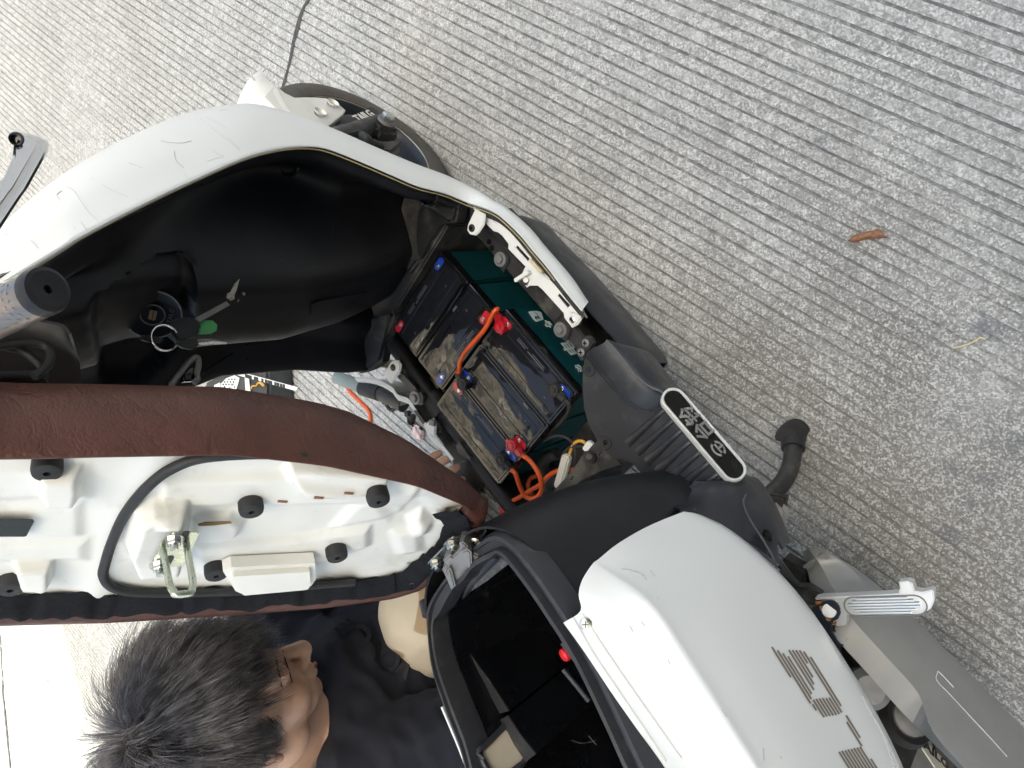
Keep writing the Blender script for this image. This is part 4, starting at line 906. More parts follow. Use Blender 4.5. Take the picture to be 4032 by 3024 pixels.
P = [UZ(B2(1020, 1380), .33), UZ(B2(1035, 1500), .335), UZ(B2(1090, 1590), .338), UZ(B2(1200, 1560), .342), UZ(B2(1330, 1480), .346), UZ(B2(1460, 1400), .348), UZ(B2(1560, 1300), .345), UZ(B2(1680, 1245), .34), UZ(B2(1820, 1245), .332), UZ(B2(1950, 1260), .32)]
obj('cable', tube(spline(P, 6), .0038, 12), M['orange'], lead3)
P = [UZ(B2(1420, 1310), .30), UZ(B2(1350, 1340), .30), UZ(B2(1325, 1420), .30), UZ(B2(1370, 1510), .30), UZ(B2(1450, 1580), .29)]
obj('cable', tube(spline(P, 5), .0038, 10), M['orange'], lead3)
lead4 = thing('battery_wire', 'thin black wire from the black boot beside the white sill', 'cable', UZ(B2(1640, 370), zt))
a = boot('rubber', UZ(B2(1640, 370), zt), UZ(B2(1740, 455), zt) - UZ(B2(1640, 370), zt), lead4)
P = [a, UZ(B2(1775, 540), .366), UZ(B2(1750, 640), .362), UZ(B2(1660, 750), .352), UZ(B2(1570, 840), .34), UZ(B2(1490, 930), .325)]
obj('cable', tube(spline(P, 6), .0030, 8), M['rubber'], lead4)
har = thing('wiring_harness', 'loose black and yellow wires with a white ceramic block behind the batteries', 'cable', (-.05, -.02, .21))
for P, r, mt in (([(1500, 930), (1600, 880), (1700, 875), (1790, 930), (1840, 1030), (1830, 1180)], .0027, 'rubber'), ([(1950, 990), (1820, 990), (1740, 1035), (1695, 1110), (1690, 1220), (1720, 1300)], .0027, 'rubber'),
                 ([(1970, 975), (1920, 935), (1860, 935), (1810, 985), (1775, 1080)], .0026, 'yellow'), ([(1480, 1250), (1490, 1170), (1530, 1110), (1640, 1060)], .010, 'rubber'), ([(1540, 1590), (1550, 1480), (1500, 1350), (1480, 1230)], .011, 'rubber'),
                 ([(1100, 1640), (1250, 1600), (1400, 1620), (1500, 1659)], .008, 'rubber'), ([(1420, 1560), (1380, 1640), (1450, 1700)], .0025, 'yellow'), ([(1640, 1290), (1560, 1380), (1540, 1500)], .009, 'rubber')):
    zz = .345 if mt == 'yellow' or r < .005 else .30
    obj('wire', tube(spline([UZ(B2(*p), zz) for p in P], 5), r, 10), M[mt], har)
ra, rb = UZ(B2(1755, 1085), .350), UZ(B2(1655, 1440), .345)
obj('ceramic_block', box((ra + rb) / 2, ((rb - ra).length, .0145, .012), axes(rb - ra, z=(0, 0, 1)), .0025), M['cream'], har)
cn = obj('plug', box(UZ(B2(1985, 990), .362), (.018, .011, .009), axes(UZ(B2(2010, 960), .36) - UZ(B2(1955, 1030), .36), z=(0, 0, 1)), .0015), M['white_plain'], har)
# ---------------------------------------------------------------- seat box: column, bucket, rim, rear white panels
def col_section(z):
    k = max(0.0, (z - .37) / (.655 - .37)); xf = -.150 + .05 * k + .012 * math.sin(k * 3.1); hw = .168 - .055 * k ** 1.5; r = .085
    xr = -.30
    pts = [Vector((xr, -hw - .012, z))]
    for j in range(11):
        a = rad(180 + 90 + 90 * 0 - 0) ; t = j / 10 * math.pi / 2
        pts.append(Vector((xf - r + r * math.sin(t), -hw + r - r * math.cos(t), z)))
    for j in range(11):
        t = j / 10 * math.pi / 2
        pts.append(Vector((xf - r + r * math.cos(t), hw - r + r * math.sin(t), z)))
    pts.append(Vector((xr, hw + .012, z))); return pts
colm = grid([col_section(.36 + .295 * i / 14) for i in range(15)], angle=60, thick=-.003)
column = obj('seat_column', colm, M['black'], scooter, 'smooth black front column under the seat')
# rim of the luggage bucket: half widths from front to rear, rising towards the rear
RIM = [(-.118, .0, .655), (-.120, .045, .655), (-.128, .080, .658), (-.150, .100, .664), (-.19, .116, .678), (-.24, .124, .690), (-.29, .129, .702), (-.35, .136, .727), (-.41, .141, .752), (-.50, .146, .775), (-.60, .146, .785), (-.66, .12, .785), (-.68, .0, .785)]
def rimloop(dw, dz):
    near = [Vector((x + (dw if h == 0 and i == 0 else (dw * .8 if i < 3 else 0)) - (dw if i > 10 else 0), -(h + dw * (0 if h == 0 else 1)), z + dz)) for i, (x, h, z) in enumerate(RIM)]
    far = [Vector((p.x, -p.y, p.z)) for p in near[-2:0:-1]]
    return spline(near + far, 4, closed=True)
def inner(k, z0):
    """bucket wall loop: shrunk and lowered"""
    L = rimloop(-.020 - .022 * k, 0); return [Vector((p.x, p.y, p.z * (1 - k) + z0 * k - .004)) for p in L]
rim_o = grid([rimloop(.005, -.030), rimloop(.004, -.006), rimloop(.001, .002), rimloop(-.003, .003), rimloop(-.004, -.003), rimloop(-.012, -.004), rimloop(-.014, .006), rimloop(-.019, .006), rimloop(-.021, -.004), rimloop(-.022, -.03)], closed=True, angle=45)
rimo = obj('bucket_rim', rim_o, M['rim_black'], scooter, 'double black lip round the open seat bucket')
bk = [inner(k, .43) for k in (0.0, .25, .5, .75, .93)]; last = [p.lerp(Vector((-.38, 0, .43)), .10) for p in bk[-1]]; last = [Vector((p.x, p.y, .428)) for p in last]
# far wall window: leave out wall faces there
nn = len(bk[0]); vs = [v for r in bk + [last] for v in r]; fs = []
for i in range(len(bk)):
    for j in range(nn):
        k = (j + 1) % nn; c = (bk[i][j] + (bk + [last])[i + 1][k]) / 2
        fs.append((i * nn + j, i * nn + k, (i + 1) * nn + k, (i + 1) * nn + j))
fs.append(tuple(range(len(bk) * nn, (len(bk) + 1) * nn)))
bk_me = raw(vs, fs, True, 50)
bucket = obj('seat_bucket', bk_me, M['bucket'], scooter, 'open black luggage bucket under the tipped seat')
BKB = bvh(bk_me)
# wedge-shaped step along the far wall
def bpt(p, y): return UY(Z7(*p), y)
wa = [bpt((672, 742), .105), bpt((820, 900), .096), bpt((960, 1100), .088), bpt((1085, 1290), .080)]
wb = [bpt((690, 800), .110), bpt((800, 960), .112), bpt((915, 1150), .112), bpt((1010, 1310), .110)]
dn = Vector((0, 0, -.16))
stp = obj('bucket_step', grid([wb, wa], thick=.002, angle=30), M['dusty'], bucket); obj('step_wall', grid([[p + Vector((0, 0, -.0022)) for p in wa], [p + Vector((0, -.006, -.16)) for p in wa]]), M['bucket'], bucket); obj('step_wall', grid([[p + Vector((0, .045, -.004)) for p in wb], [p + Vector((0, 0, -.0024)) for p in wb]]), M['bucket'], bucket)
wa2 = [bpt((1075, 1320), .080), bpt((1160, 1450), .075), bpt((1258, 1570), .070)]; wb2 = [bpt((1020, 1350), .108), bpt((1100, 1480), .104), bpt((1195, 1620), .10)]
obj('bucket_step', grid([wb2, wa2], thick=.002, angle=30), M['dusty'], bucket); obj('step_wall', grid([[p + Vector((0, 0, -.0022)) for p in wa2], [p + Vector((0, -.006, -.16)) for p in wa2]]), M['bucket'], bucket)
# cross bar at the front of the bucket, and mesh panel below
cbp = [bpt((1010, 275), .0), bpt((860, 430), .045), bpt((700, 610), .09)]
obj('front_bar', tube([UY(Z7(1010, 270), -.045), UY(Z7(860, 430), .02), UY(Z7(695, 620), .085)], .008, 12), M['rim_black'], bucket)
mp_ = [UY(Z7(*p), y) for p, y in [((1030, 300), -.045), ((1085, 335), -.05), ((940, 450), 0), ((830, 520), .04)]]
obj('mesh_panel', prism(mp_, (.003, 0, 0)), pmat('grey_mesh', (.07, .075, .08), .6, var=.6, vscale=180), bucket)
# red catch, ribs
q = UY(Z7(1448, 925), -.068)
ct = obj('release_catch', box(q + Vector((-.002, -.016, -.012)), (.034, .022, .034), None, .004), M['rim_black'], bucket)
obj('release_button', lathe([(0, .004), (.006, .0035), (.0075, .0015), (.0075, -.006)], q, Vector((.05, .45, .85)), 24), pmat('bright_red', (.62, .01, .02), .35), ct)
obj('bucket_shelf', box(Vector((-.345, -.078, .655)), (.075, .030, .004), Matrix.Rotation(-.06, 3, 'Z'), .001), M['bucket'], bucket)
obj('bucket_rib', tube([UY(Z7(1438, 1020), -.055), UY(Z7(1520, 1120), -.055), UY(Z7(1605, 1225), -.055)], .0028, 8), M['rim_black'], bucket)
for pts in ([(1180, 800), (1200, 840), (1170, 870), (1210, 900)], [(1220, 880), (1300, 850), (1390, 820)], [(1490, 1480), (1560, 1500), (1650, 1480)], [(1600, 1450), (1650, 1510)], [(1310, 1480), (1360, 1450)]):
    P = [drape(BKB, Z7(*p), .0006) for p in pts]
    if all(P): obj('scratch', tube(spline(P, 3), .0006, 4), M['print_grey'], bucket)
# window frame on the far side with pale panel behind
wf = [UY(Z7(*p), .13) for p in [(875, 1570), (905, 1530), (1040, 1400), (1060, 1405), (1190, 1590), (1060, 1720), (930, 1720)]]
M['pale'] = pmat('pale_translucent_panel', (0.52, 0.47, 0.38), .5, var=.12, vscale=16)
# --- rim pegs
for p, y in (((850, 290), .0), ((558, 630), .112)):
    q = UY(Z7(*p), y); obj('rim_peg', cyl(q + Vector((.012, 0, -.004)), q + Vector((-.008, 0, .006)), .0075, 16, bev=.001), M['rim_black'], rimo)
# ---------------------------------------------------------------- rear white panels
def UYs(l): return [UY(p, y) for p, y in l]
W0 = UYs([((1217, 1345), -.131), ((1262, 1408), -.134), ((1318, 1492), -.138), ((1374, 1572), -.143), ((1437, 1659), -.148), ((1560, 1860), -.152)])      # at the bucket rim
W1 = UYs([((1254, 1320), -.146), ((1312, 1398), -.151), ((1378, 1490), -.156), ((1450, 1590), -.161), ((1510, 1675), -.164), ((1630, 1860), -.168)])      # flange outer
W2 = UYs([((1250, 1284), -.158), ((1350, 1370), -.170), ((1440, 1480), -.176), ((1530, 1600), -.180), ((1610, 1710), -.183), ((1710, 1860), -.186)])
W3 = UYs([((1280, 1218), -.172), ((1398, 1300), -.196), ((1487, 1428), -.203), ((1590, 1590), -.207), ((1665, 1710), -.208), ((1765, 1860), -.208)])
W4 = UYs([((1338, 1172), -.182), ((1490, 1262), -.203), ((1580, 1380), -.211), ((1680, 1540), -.214), ((1765, 1690), -.215), ((1865, 1860), -.215)])
W5 = UYs([((1410, 1132), -.188), ((1555, 1195), -.207), ((1650, 1300), -.213), ((1750, 1450), -.215), ((1850, 1640), -.215), ((1950, 1860), -.214)])
W6 = UYs([((1500, 1098), -.194), ((1600, 1160), -.206), ((1700, 1254), -.211), ((1802, 1390), -.213), ((1925, 1600), -.212), ((2030, 1860), -.210)])
W7 = [p + Vector((0, .03, -.012)) for p in W6]
def rear_rows(sg):
    mixr = lambda a, b, t: [p.lerp(q, t) for p, q in zip(a, b)]
    R = [spline(r, 5) for r in (W0, W1, [W2[0]] + mixr(W1, W3, .45)[1:], [UY((1258, 1252), -.165)] + mixr(W1, W3, .82)[1:], W3, mixr(W3, W4, .22), W4, W5, W6, W7)]
    S_ = [spline([R[j][i] for j in range(len(R))], 4) for i in range(len(R[0]))]
    if sg < 0: S_ = [r[18:] for r in S_]
    return [[Vector((p.x, p.y * sg, p.z)) for p in r] for r in S_]
rp_me = grid(rear_rows(1), thick=.003, angle=60)
rearp = obj('rear_side_panel', rp_me, M['white'], scooter, 'white rear side panel with striped lettering')
obj('rear_side_panel', grid(rear_rows(-1), thick=.003, angle=60), M['white'], scooter)
RPB = bvh(rp_me)
# stepped lines on the flange
for pts in ([(1500, 690), (1640, 930), (1800, 1170), (1990, 1450), (2100, 1620)], [(1560, 660), (1700, 880), (1870, 1130), (2060, 1400), (2200, 1600)]):
    P = drape_line(RPB, [Z7(*p) for p in pts], .0002)
    if len(P) > 2: obj('flange_line', tube(spline(P, 4), .0016, 6), M['white_plain'], rearp)
q = drape(RPB, Z7(1585, 728), .0005)
if q: phillips(q, Vector((-.1, -.5, .85)), rearp, .0065, 'steel')
# striped letters G and L, each stripe a strip laid on the paint
M['decal_clear'] = M['decal_edge']
def inside(poly, x, y):
    r = False; n = len(poly)
    for i in range(n):
        (x1, y1), (x2, y2) = poly[i], poly[(i + 1) % n]
        if (y1 > y) != (y2 > y) and x < (x2 - x1) * (y - y1) / (y2 - y1) + x1: r = not r
    return r
def stripes(poly, d, pitch, width, parent, off=.0006):
    dx, dy = d; L = math.hypot(dx, dy); dx, dy = dx / L, dy / L; px, py = -dy, dx
    vals = [x * px + y * py for x, y in poly]; al = [x * dx + y * dy for x, y in poly]; made = 0
    t = min(vals) + pitch * .4
    while t < max(vals):
        run = []; a = min(al)
        while a <= max(al) + 4:
            x, y = px * t + dx * a, py * t + dy * a
            ok = inside(poly, x, y)
            if ok: run.append((x, y))
            if (not ok or a > max(al)) and run:
                if len(run) > 3:
                    A, B = [], []
                    for (x, y) in run:
                        p1 = drape(RPB, E5(x + px * width / 2, y + py * width / 2), off); p2 = drape(RPB, E5(x - px * width / 2, y - py * width / 2), off)
                        if p1 and p2: A.append(p1); B.append(p2)
                    if len(A) > 1: obj('letter_stripe', grid([A, B], angle=0), M['stripe'], parent); made += 1
                run = []
            a += 4.0
        t += pitch
def zz(pts): # Z8 zoom px -> E5 zoom px
    out = []
    for x, y in pts:
        d = Z8(x, y); out.append(((d[0] * SD - 3200) / (832 / 1270.0), (d[1] * SD - 2500) / (832 / 1270.0)))
    return out
G1 = zz([(560, 862), (600, 890), (680, 940), (900, 1250), (1000, 1300), (1025, 1310), (1000, 1325), (905, 1335), (820, 1250)])
G2 = zz([(665, 893), (770, 897), (830, 940), (1020, 1250), (1025, 1310), (905, 1335), (840, 1255), (845, 1215), (950, 1205), (830, 1010), (800, 985), (845, 1085), (843, 1165)])
I1 = zz([(1058, 1305), (1065, 1350), (1160, 1525), (1250, 1640), (1400, 1900), (1330, 1900), (1230, 1730), (1090, 1690), (1005, 1560), (1010, 1550), (1150, 1520), (1065, 1385)])
dG = zz([(600, 890), (850, 1290)]); dg = (dG[1][0] - dG[0][0], dG[1][1] - dG[0][1])
for G in (zz([(556, 862), (600, 890), (690, 940), (835, 1170), (828, 1255), (815, 1245)]), zz([(665, 893), (770, 897), (840, 950), (1025, 1250), (1030, 1312), (905, 1335), (835, 1255), (845, 1210), (950, 1203), (820, 990), (792, 975), (850, 1090), (848, 1165)]), zz([(1005, 1555), (1150, 1520), (1250, 1640), (1400, 1900), (1330, 1900), (1230, 1730), (1090, 1690)]), zz([(1055, 1305), (1078, 1340), (1175, 1515), (1152, 1522), (1062, 1385)])):
    stripes(G, dg, 17.5, 11.5, rearp)
# scratches and pin-line on the panel
for pts, r in (([(1160, 1195), (1230, 1330), (1300, 1440), (1350, 1550), (1400, 1659)], .0008), ([(70, 650), (100, 690)], .0006), ([(80, 1370), (110, 1420)], .0005), ([(250, 1280), (285, 1330)], .0007), ([(520, 1530), (525, 1610)], .0006), ([(630, 1580), (640, 1600)], .0005), ([(1280, 1410), (1330, 1540), (1370, 1659)], .0011)):
    P = drape_line(RPB, [Z8(*p) for p in pts], .0003)
    if len(P) > 1: obj('scratch', tube(spline(P, 3), r, 4), M['scuff'], rearp)
for pts in ([(1815, 370), (1860, 375), (1940, 400), (1975, 440)], [(1940, 400), (1955, 420)], [(2000, 380), (2030, 420)], [(1945, 710), (1965, 740)], [(2040, 550), (2055, 575)], [(1870, 740), (1890, 775)], [(2120, 960), (2128, 985)]):
    P = drape_line(RPB, [Z7(*p) for p in pts], .0003)
    if len(P) > 1: obj('scratch', tube(spline(P, 3), .0006, 4), M['scuff'], rearp)

# ---------------------------------------------------------------- footpeg, swing arm, stand, rear wheel
M['castgrey2'] = pmat('dull_pin_steel', (.42, .44, .46), .5, metal=.4, var=.1)
pz = .345
def PZ(p): return UZ(K8(*p), pz)
peg_o = [(388, 790), (430, 780), (650, 770), (1115, 748), (1130, 700), (1120, 650), (1200, 640), (1240, 660), (1262, 730), (1330, 735), (1400, 715), (1425, 730), (1430, 800), (1400, 880), (1330, 925), (1200, 940), (760, 950), (690, 930), (668, 930), (660, 1020), (600, 1035), (540, 1020), (560, 960), (600, 940), (612, 880), (590, 830), (540, 805), (470, 800), (400, 805)]
peg = thing('footpeg', None, None, PZ((500, 890))); peg.parent = scooter; peg.matrix_parent_inverse = _wm(scooter).inverted(); peg['label'] = 'folded-out bright cast footpeg with ribbed pad'
obj('peg_body', prism([PZ(p) for p in peg_o], (0, 0, -.016), .0022, 3), M['alu'], peg)
pa, pb = PZ((735, 858)), PZ((1270, 845)); d = (pb - pa).normalized(); s = Vector((-d.y, d.x, 0))
def ringpath(r, z): return [p + Vector((0, 0, z)) for p in stadium(pa, pb, r, 10)]
wd = (PZ((1000, 770)) - PZ((1000, 935))).length / 2
obj('pad_groove', tube(ringpath(wd * .98, .0004), .0010, 6, closed=True), M['castgrey'], peg)
for k in range(6):
    o_ = -wd * .74 + k * wd * 1.48 / 5; e = .006 * abs(k - 2.5)
    obj('pad_rib', tube([pa - d * (.010 - e) + s * o_ + Vector((0, 0, .0006)), pb + d * (.008 - e) + s * o_ + Vector((0, 0, .0006))], .0015, 8), M['alu'], peg)
    obj('pad_groove', tube([pa - d * (.010 - e) + s * (o_ + wd * .15) + Vector((0, 0, .0002)), pb + d * (.008 - e) + s * (o_ + wd * .15) + Vector((0, 0, .0002))], .0008, 6), M['castgrey'], peg)
br = [(360, 880), (430, 835), (500, 810), (560, 815), (600, 860), (612, 920), (590, 970), (530, 1000), (540, 1080), (600, 1190), (640, 1200), (590, 1230), (420, 980)]
bk2 = obj('peg_bracket', prism([UZ(K8(*p), pz + .003) for p in br], (0, 0, -.004), .001), pmat('blue_black_steel', (.035, .042, .058), .38, metal=.5, dust=.2), peg)
obj('peg_bracket', prism([UZ(K8(*p), pz - .020) for p in [(380, 870), (480, 820), (600, 960), (560, 1060), (640, 1160), (670, 1140), (680, 1180), (600, 1230), (560, 1190)]], (0, 0, -.004), .001), M['frame'], peg)
obj('pivot_pin', cyl(UZ(K8(515, 895), pz + .003), UZ(K8(515, 895), pz + .0055), .0092, 24, bev=.0008), M['castgrey2'], peg)
for p in ((455, 872), (510, 962)): obj('rust_spot', cyl(UZ(K8(*p), pz + .0032), UZ(K8(*p), pz + .0036), .0036, 12), M['rust'], bk2)
obj('rust_spot', prism([UZ(K8(*p), pz + .001) for p in [(395, 810), (460, 815), (420, 845), (398, 840)]], (0, 0, .0006)), M['rust'], peg)
obj('rust_spot', prism([UZ(K8(*p), pz + .001) for p in [(545, 1000), (580, 985), (575, 1020), (550, 1015)]], (0, 0, .0006)), M['rust'], peg)
# bracket plate between frame and swing arm
obj('subframe', prism([UZ(K8(*p), .31) for p in [(70, 560), (240, 690), (330, 690), (440, 760), (400, 850), (330, 850), (250, 760)]], (0, 0, -.02), .003), M['frame'], scooter)
obj('subframe', prism([UZ(K8(*p), .27) for p in [(120, 440), (300, 550), (320, 700), (240, 690), (60, 520)]], (0, 0, -.03), .003), M['rubber'], scooter)
# swing arm cover: flat silver shell with a creased upper face
A0 = [((1738, 1192), -.150), ((1745, 1235), -.150), ((1765, 1300), -.150), ((1800, 1370), -.150), ((1870, 1450), -.150), ((1950, 1540), -.150), ((2040, 1630), -.150), ((2150, 1740), -.150)]
A1 = [((1746, 1184), -.176), ((1775, 1225), -.178), ((1810, 1290), -.178), ((1852, 1350), -.178), ((1925, 1430), -.178), ((1985, 1500), -.178), ((2015, 1580), -.176), ((2110, 1690), -.172)]
A2 = [((1770, 1183), -.196), ((1835, 1225), -.200), ((1875, 1270), -.200), ((1930, 1330), -.200), ((1995, 1405), -.200), ((2070, 1480), -.200), ((2140, 1560), -.199), ((2230, 1660), -.196)]
A3 = [((1782, 1188), -.196), ((1860, 1235), -.200), ((1925, 1290), -.200), ((1985, 1345), -.200), ((2055, 1415), -.200), ((2125, 1485), -.200), ((2205, 1565), -.199), ((2290, 1650), -.196)]
rows = [UYs(a) for a in (A0, A1, A2, A3)]; rows.insert(0, [p + Vector((0, .03, -.06)) for p in rows[0]]); rows.append([p + Vector((0, .05, -.012)) for p in rows[-1]])
sa_me = grid([spline(r, 4) for r in rows], thick=.004, angle=28)
swing = obj('swing_arm_cover', sa_me, M['silver_paint'], scooter, 'dusty silver-grey swing arm cover')
SAB = bvh(sa_me)
P = drape_line(SAB, [E5(*p) for p in [(845, 315), (760, 225), (748, 235), (745, 275), (820, 355), (960, 505), (1090, 645), (1165, 730)]], .0005)
if len(P) > 3: obj('pressed_line', tube(spline(P, 3), .0007, 6), M['badge_ring'], swing)
rw = thing('rear_wheel', None, None, (-.60, 0, .2)); rw.parent = scooter; rw.matrix_parent_inverse = _wm(scooter).inverted()
RC = Vector((-.60, 0, .2))
obj('tyre', lathe(prof, RC, (0, 1, 0), 64, 60), M['tyre'], rw)
obj('hub_motor', lathe([(0, -.075), (.03, -.075), (.05, -.062), (.10, -.055), (.128, -.04), (.13, .04), (.10, .055), (0, .06)], RC, (0, 1, 0), 48), M['castgrey'], rw)
q = UY(E5(580, 500), -.11); obj('hub_cap', lathe([(0, .010), (.016, .009), (.024, .004), (.025, -.01)], q, (0, -1, .5), 28), M['castgrey'], rw)
obj('hub_ring', lathe([(.026, .002), (.034, .004), (.038, -.01)], q, (0, -1, .5), 28), M['rubber'], rw)
q = UY(E5(335, 320), -.13); obj('shock_cap', lathe([(0, .018), (.018, .016), (.027, .006), (.028, -.03)], q, (0, -.5, .9), 28), M['castgrey'], rw)
obj('shock_body', cyl(q + Vector((0, .0, -.01)), q + Vector((.05, .02, -.12)), .024), M['frame'], rw)
tg = [UY(E5(*p), -.10) for p in [(655, 635), (690, 650), (800, 760), (800, 830), (740, 800), (660, 680)]]
lbp = obj('hub_label', prism(tg, (0, .002, 0)), M['cream'], rw)
obj('lettering', text_mesh('TAILG', .020, UY(E5(722, 705), -.1005), UY(E5(780, 755), -.10) - UY(E5(670, 655), -.10), Vector((0, -1, .0)).cross(UY(E5(780, 755), -.10) - UY(E5(670, 655), -.10)), .0003, bold=.0006), M['rubber'], lbp)
obj('motor_guard', box((-.52, -.06, .30), (.30, .03, .22), None, .01), M['dusty'], scooter)
# parking stand leg with rubber foot
st = thing('stand', None, None, UZ((1715, 935), 0)); st.parent = scooter; st.matrix_parent_inverse = _wm(scooter).inverted()
sp = [UZ(S6(830, 395), .042), UZ(S6(825, 480), .062), UZ(S6(805, 560), .085), UZ(S6(760, 640), .108), UZ(S6(700, 700), .128), UZ(S6(640, 760), .145)]
obj('stand_leg', tube(spline(sp, 5), [.0145] * 26, 16), M['frame'], st)
f0 = UZ(S6(830, 350), .030)
fo_ = [UZ(S6(*p), .010) for p in [(745, 300), (775, 265), (830, 240), (890, 262), (925, 310), (905, 345), (890, 400), (800, 390), (790, 350), (752, 338)]]
rows = [[p + Vector((0, 0, z - .010)) + (f0 - p) * k for p in fo_] for z, k in ((.0, .0), (.012, -.03), (.030, .05), (.048, .22))]
obj('rubber_foot', grid([[Vector((p.x, p.y, max(.0006, p.z))) for p in spline(r, 3, closed=True)] for r in rows], closed=True, ccaps=True, angle=50), M['rubber'], st)
obj('foot_cuff', tube([sp[0] + (sp[0] - sp[1]) * .5, sp[0] + (sp[1] - sp[0]) * .35], .019, 20), M['rubber'], st)
piv = UZ(S6(740, 820), .165)
obj('stand_bracket', prism([UZ(S6(*p), .15) for p in [(640, 700), (700, 690), (760, 700), (810, 705), (795, 780), (780, 870), (745, 900), (690, 840), (660, 770)]], (0, 0, .016), .003), M['frame'], st)
bolt(piv + Vector((0, 0, .002)), (0, -.3, 1), st, .010, .016)
# ---------------------------------------------------------------- the tipped-up seat
SH = Vector((-.083, 0, .640)); SA = Vector((.409, 0, .9125)).normalized(); SNR = Vector((-.9125, 0, .409)).normalized(); SY = Vector((0, 1, 0))
def sp_(s, y, off=0.0): return SH + SA * s + SY * y + SNR * off
def sxy(p, off=0.0):
    q = UP(p, SH + SNR * off, SNR) - SH; return q.dot(SA), q.y
def spx(p, off=0.0): return UP(p, SH + SNR * off, SNR)
seat = thing('seat', None, None, SH); seat.parent = scooter; seat.matrix_parent_inverse = _wm(scooter).inverted()
seat['label'] = 'brown leatherette seat tipped up, its white underside showing'
near_t = sorted([sxy(p, .012) for p in [(0, 980), (250, 975), (500, 972), (700, 995), (900, 1040), (1000, 1082), (1040, 1112)]])
far_t = sorted([sxy(p, .012) for p in [(0, 1350), (250, 1343), (500, 1327), (700, 1312), (850, 1292), (925, 1268)]])
S_END, S_NOSE = .655, min(near_t[0][0], far_t[0][0]) - .004
def edge_near(s):
    y = lerp1(near_t, s)
    if s > .50: y *= math.sqrt(max(0, 1 - ((s - .50) / (S_END - .50)) ** 2)) 
    return y
def edge_far(s):
    y = lerp1(far_t, s)
    if s > .50: y *= math.sqrt(max(0, 1 - ((s - .50) / (S_END - .50)) ** 2))
    return y
ss = [S_NOSE + .012 + (S_END - S_NOSE - .012) * (1 - math.cos(math.pi * k / 40)) / 2 for k in range(41)]
nl = [Vector((s, edge_near(s), 0)) for s in ss]; fl_ = [Vector((s, edge_far(s), 0)) for s in ss]
nose = [Vector((S_NOSE + .002, edge_far(ss[0]) * .6, 0)), Vector((S_NOSE - .008, (edge_far(ss[0]) + edge_near(ss[0])) * .5, 0)), Vector((S_NOSE + .002, edge_near(ss[0]) * .6, 0))]
loop = spline(nl[:-1] + [Vector((S_END, 0, 0))] + fl_[:-1][::-1] + nose, 2, closed=True)
loop = resample(loop + [loop[0]], 171)[:-1]
NL = len(loop)
WIND = 1 if sum(loop[i].x * loop[(i + 1) % NL].y - loop[(i + 1) % NL].x * loop[i].y for i in range(NL)) > 0 else -1
def inset(d):
    out = []
    for i, p in enumerate(loop):
        t = (loop[(i + 1) % NL] - loop[i - 1]).normalized(); out.append(p + Vector((-t.y, t.x, 0)) * d * WIND)   # positive = inwards
    return out
def tk(s): return min(1.24, .16 + max(0, s + .03) / .20)
def lipk(p): return 1.15 if (p.y < -.03 and p.x > .02) else 1.0
def ring(d, off, taper=True):
    if off > 0: return [sp_(p.x, p.y, off * lipk(q)) for p, q in zip([b if lipk(b0) == 1 else b0.lerp(b, .25) for b, b0 in zip(inset(d), loop)], loop)]
    return [sp_(p.x, p.y, (off * tk(p.x) if (taper and off < 0) else off)) for p in inset(d)]
cush = grid([ring(.026, .006), ring(.018, .0115), ring(.009, .0145), ring(.002, .0145), ring(-.003, .009), ring(-.008, -.010), ring(-.009, -.032), ring(-.002, -.052), ring(.018, -.066), ring(.06, -.074)], closed=True, angle=80)
cu_o = obj('cushion', cush, M['leather'], seat, 'brown leatherette cover with wrinkled edge')
ctr = [sp_(p.x, p.y, -.070) for p in inset(.055)]
obj('cushion_top', raw(ctr, [tuple(range(NL))]), M['leather'], seat)
# stitched hem bumps along the far edge
rows = []
for d0, o0 in ((.015, .0150), (.022, .0145), (.034, .0085), (.046, .0040)):
    L = inset(d0); r = []
    for i, p in enumerate(L):
        wv = .0030 * math.sin(i * 1.9) * (.5 + nz((i * .21, 5, 0))) + .003 * math.sin(i * .83 + 1) + .0022 * nz((i * .37, d0 * 90, 0))
        r.append(sp_(p.x, p.y + wv * (1 if d0 > .01 else .3), o0 + .0040 * nz((i * .9, 3 + d0 * 30, 1))))
    i0 = max(range(NL), key=lambda i: loop[i].x)
    r = r[i0 - 4:] + r[:max(1, sum(1 for p in loop[:60] if p.x < .035 and p.y < 0))]
    rows.append(spline(r, 3))
obj('elastic_hem', grid(rows, angle=80, thick=.001), M['elastic'], seat)
